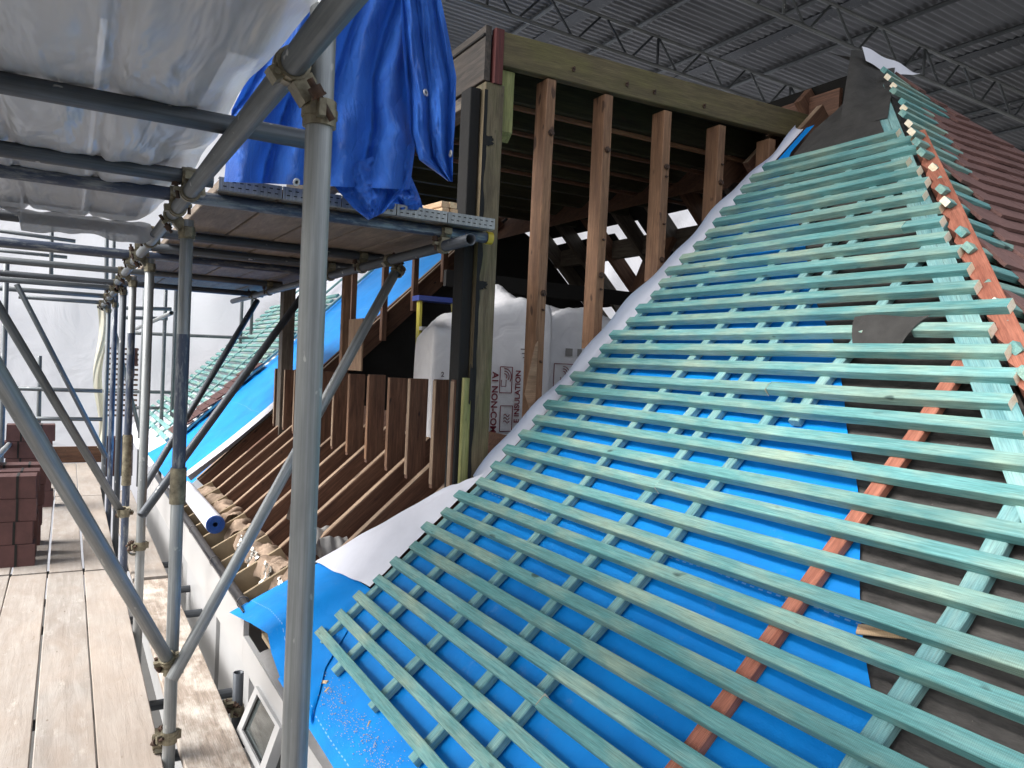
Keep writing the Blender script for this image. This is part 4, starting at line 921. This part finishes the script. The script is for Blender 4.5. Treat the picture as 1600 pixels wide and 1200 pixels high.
# felt patch and scraps on the roof
mb = MB()
def patch(u, v):
    y = 1.675-.21*u-.02*v*(1-2*u)+(.03*(1-v)*(1-2*u)); s = S0+.1*19+.05-.125*v; return rp(s, y, .006+.008*math.sin(u*6+v*3)-.03*v*v)
mb.grid(patch, 10, 10); tag(link('felt_patch', mb.mesh('felt_patch'), MT['felt']), 'square of dark felt lying over one batten near the hip', 'felt patch')
mb = MB(); q = [rp(S0+1.858, 1.585, H_M+.024), rp(S0+1.858, 1.515, H_M+.024), rp(S0+1.878, 1.52, H_M+.028), rp(S0+1.878, 1.58, H_M+.028)]
mb.add(q+[p+Vector((0, 0, -.002)) for p in q], [(0, 1, 2, 3), (7, 6, 5, 4), (0, 4, 5, 1), (1, 5, 6, 2), (2, 6, 7, 3), (3, 7, 4, 0)]); tag(link('paper_scrap', mb.mesh('paper_scrap'), MT['underside']), 'small white scrap on the grey underlay below the felt patch', 'paper scrap')
def wscr(u, v):
    return Vector((3.81+.36*u, 2.80+.03*v-.10*u, 1.785-.01*u+.09*v*(1-u)**.8-.045*math.sin(math.pi*u)*(1-v)+.006*math.sin(u*12)))
mb = MB(); mb.grid(wscr, 20, 8); tag(link('membrane_scrap', mb.mesh('membrane_scrap'), MT['underside']), 'white scrap of membrane curling up at the very top of the hip', 'membrane scrap')
rs = random.Random(21)
def chip(label, px, py, L, wd, ang, mat='pale'):
    p = Vector(roof_at(px, py)); d = Vector((math.cos(ang), math.sin(ang), .85*math.cos(ang))); t = thing('wood_offcut', label, 'wood offcut', p, None)
    timber('splinter', p, p+d.normalized()*L, wd, .008, rn(s_of_x(p.x)), [MT[mat]], t, cut1=.015)
def roof_at(px, py, off=H_M):
    d = ray(px, py); best = None
    for t in np.linspace(.3, 9, 3000)/FPX:
        if d[2]*t < zr(d[0]*t)+off*1.35: best = d*t; break
    return best if best is not None else d*2/FPX
chip('pale split offcut lying on the grey underlay between two battens', 1340, 983, .11, .028, -1.35)
chip('pale wood chip on the blue underlay near the lowest batten', 512, 1066, .055, .014, 1.9)
chip('small pale wood chip at the eaves edge of the blue underlay', 508, 1082, .03, .01, .4)
chip('sliver of pale wood beside a lower batten end', 575, 1135, .03, .006, .9)
mb = MB()
for i in range(900):
    t_ = rs.random(); y = 2.75-1.0*t_+rs.gauss(0, .06); x = .81+rs.gauss(0, .022)+.02*t_+.015*math.sin(t_*17); p = rp(s_of_x(x), y, H_M+.003); r = rs.uniform(.0008, .0026)
    mb.box(p, (r, r*1.6, r*.6))
tag(link('sawdust', mb.mesh('sawdust'), MT['pale']), 'pale sawdust scattered along the eaves of the blue underlay', 'sawdust', None, 'stuff')

# ------------------------------------------------------------------ temporary roof overhead and sheeting
TB = thing('temporary_roof', 'grey corrugated temporary roof carried on lattice beams high above the house', 'temporary roof', (6, 6, 3.9))
def trf(x): return 4.42-.035*(x-4)
mb = MB(); rows = []
y = .7; vs = []; n = 0
XS = [-2.6, 1, 4, 8, 12, 20]
k = 0
while y < 12.6:
    ph = (k % 6)/6*2*math.pi; dz = .011*math.cos(ph); vs += [(x, y, trf(x)+.10+dz) for x in XS]; k += 1; y += .0165
nr = k; nx = len(XS)
mb.add(vs, [(j*nx+i, j*nx+i+1, (j+1)*nx+i+1, (j+1)*nx+i) for j in range(nr-1) for i in range(nx-1)], 0, True)
link('corrugated_sheet', mb.mesh('corrugated_sheet'), MT['tin'], TB)
for i in range(13):
    x = 1.6+1.15*i; tube('purlin', (x, .7, trf(x)+.055), (x, 12.6, trf(x)+.055), MT['galv_dark'], TB, .03)
    if i % 2: 
        mb = MB(); mb.box((x+.45, 6.65, trf(x)+.078), (.22, 11.9, .012)); link('sheet_lap', mb.mesh('sheet_lap'), MT['steel_dark'], TB)
for (y, zl, m1_, m2_) in ((3.6, 3.72, 'galv', 'galv'), (5.7, 3.80, 'galv', 'galv'), (7.7, 3.92, 'galv', 'steel_dark'), (10.2, 3.95, 'galv_dark', 'galv_dark')):
    xa, xb = -1.0, 18.0; dz = -.03; zz = lambda x: zl+dz*(x-5); hh = .36
    lb_ = tube('lattice_beam', (xa, y, zz(xa)), (xb, y, zz(xb)), MT[m1_], TB)
    tube('top_chord', (xa, y, zz(xa)+hh), (xb, y, zz(xb)+hh), MT['galv'], lb_)
    x = xa; j = 0
    while x < xb-.6:
        a, b = x, x+.33; r = .0145; mm = MT['steel_dark'] if (m2_ == 'steel_dark' and x < 6.1) else MT['galv_dark']
        tube('lacing', (a, y, zz(a)+hh), (b, y, zz(b)), mm, lb_, r); tube('lacing', (b+.08, y, zz(b)), (x+.74, y, zz(x+.74)+hh), mm, lb_, r)
        if j % 3 == 2: tube('lacing', (x+.82, y, zz(x)+hh), (x+.82, y, zz(x)), mm, lb_, .018)
        x += .82; j += 1
def endsheet(u, v):
    return Vector((-4+24*u, 13.6+.22*mnoise.noise(Vector((u*14, v*3, 1)))+.05*abs(math.sin(v*9+2*u))+.08*mnoise.noise(Vector((u*40, v*9, 4)))+.05*math.sin(u*60)*mnoise.noise(Vector((u*3, v*2, 5))), -4+8.3*v))
mb = MB(); mb.grid(endsheet, 140, 40); es = link('end_sheeting', mb.mesh('end_sheeting'), MT['sheeting']); tag(es, 'white translucent sheeting closing the far end of the scaffold', 'sheeting')
def backsheet(u, v): return Vector((11.5+.1*mnoise.noise(Vector((u*9, v*3, 2))), 2+11.5*u, -2+4.7*v))
mb = MB(); mb.grid(backsheet, 60, 20); tag(link('side_sheeting', mb.mesh('side_sheeting'), MT['sheeting']), 'bright white sheeting beyond the loft rafters on the far side of the house', 'sheeting')
# translucent yellowed sheet edge hanging at the end of the uprights
def strip(u, v): p = at(150+14*u+5*math.sin(v*9), 470+230*v, Y=10.9); return p+Vector((0, .06*math.sin(u*6+v*8), 0))
MT['sheet_edge'] = sheeting('yellowed_sheet', (.62, .60, .50), .35)
mb = MB(); mb.grid(strip, 8, 30); tag(link('sheeting_strip', mb.mesh('sheeting_strip'), MT['sheet_edge']), 'yellowed edge strip of sheeting hanging behind the farthest upright', 'sheeting')
for (p, q, y, lb) in (((-5, 360), (118, 377), 11.2, 'upper of three crowded distant tubes above the first bare transom'), ((-5, 372), (112, 386), 11.9, 'middle of three crowded distant tubes above the first bare transom'), ((-5, 391), (105, 402), 12.4, 'lower of three crowded distant tubes between the bare transoms')):
    pole(lb, at(*p, Y=y), at(*q, Y=y), 'galv_dark', 'distant scaffold poles')
for (px, ya, yb, y, lb) in ((80, 352, 430, 11.4, 'short distant upright crossing the crowded tubes at the far left'), (166, 352, 470, 11.0, 'left of two close distant uprights above the ledger end'), (177, 352, 470, 11.5, 'right of two close distant uprights above the ledger end')):
    pole(lb, at(px, yb, Y=y), at(px+1, ya, Y=y), 'galv_dark', 'distant scaffold poles')
# tile-hung gable with open battens at the far end
tg = thing('battened_gable', 'far striped gable of tile battens with a few red tiles at its top corner', 'gable', at(190, 650, Y=12.6))
for i in range(14):
    z = at(190, 545+8.0*i, Y=12.7).z; a = at(163+.2*i, 600, Y=12.7).x; b = at(215, 600, Y=12.7).x
    timber('gable_batten', (a, 12.7, z), (b, 12.7, z), .03, .03, (0, 0, 1), [MT['brown']], tg, seed=500+i)
mb = MB()
for r in range(5):
    for c in range(2-(r > 2)): p = at(207+5*c, 549+9*r, Y=12.66); mb.box(p, (.055, .015, .10))
link('gable_tiles', mb.mesh('gable_tiles'), MT['brickred'], tg)
bpy.context.view_layer.update()
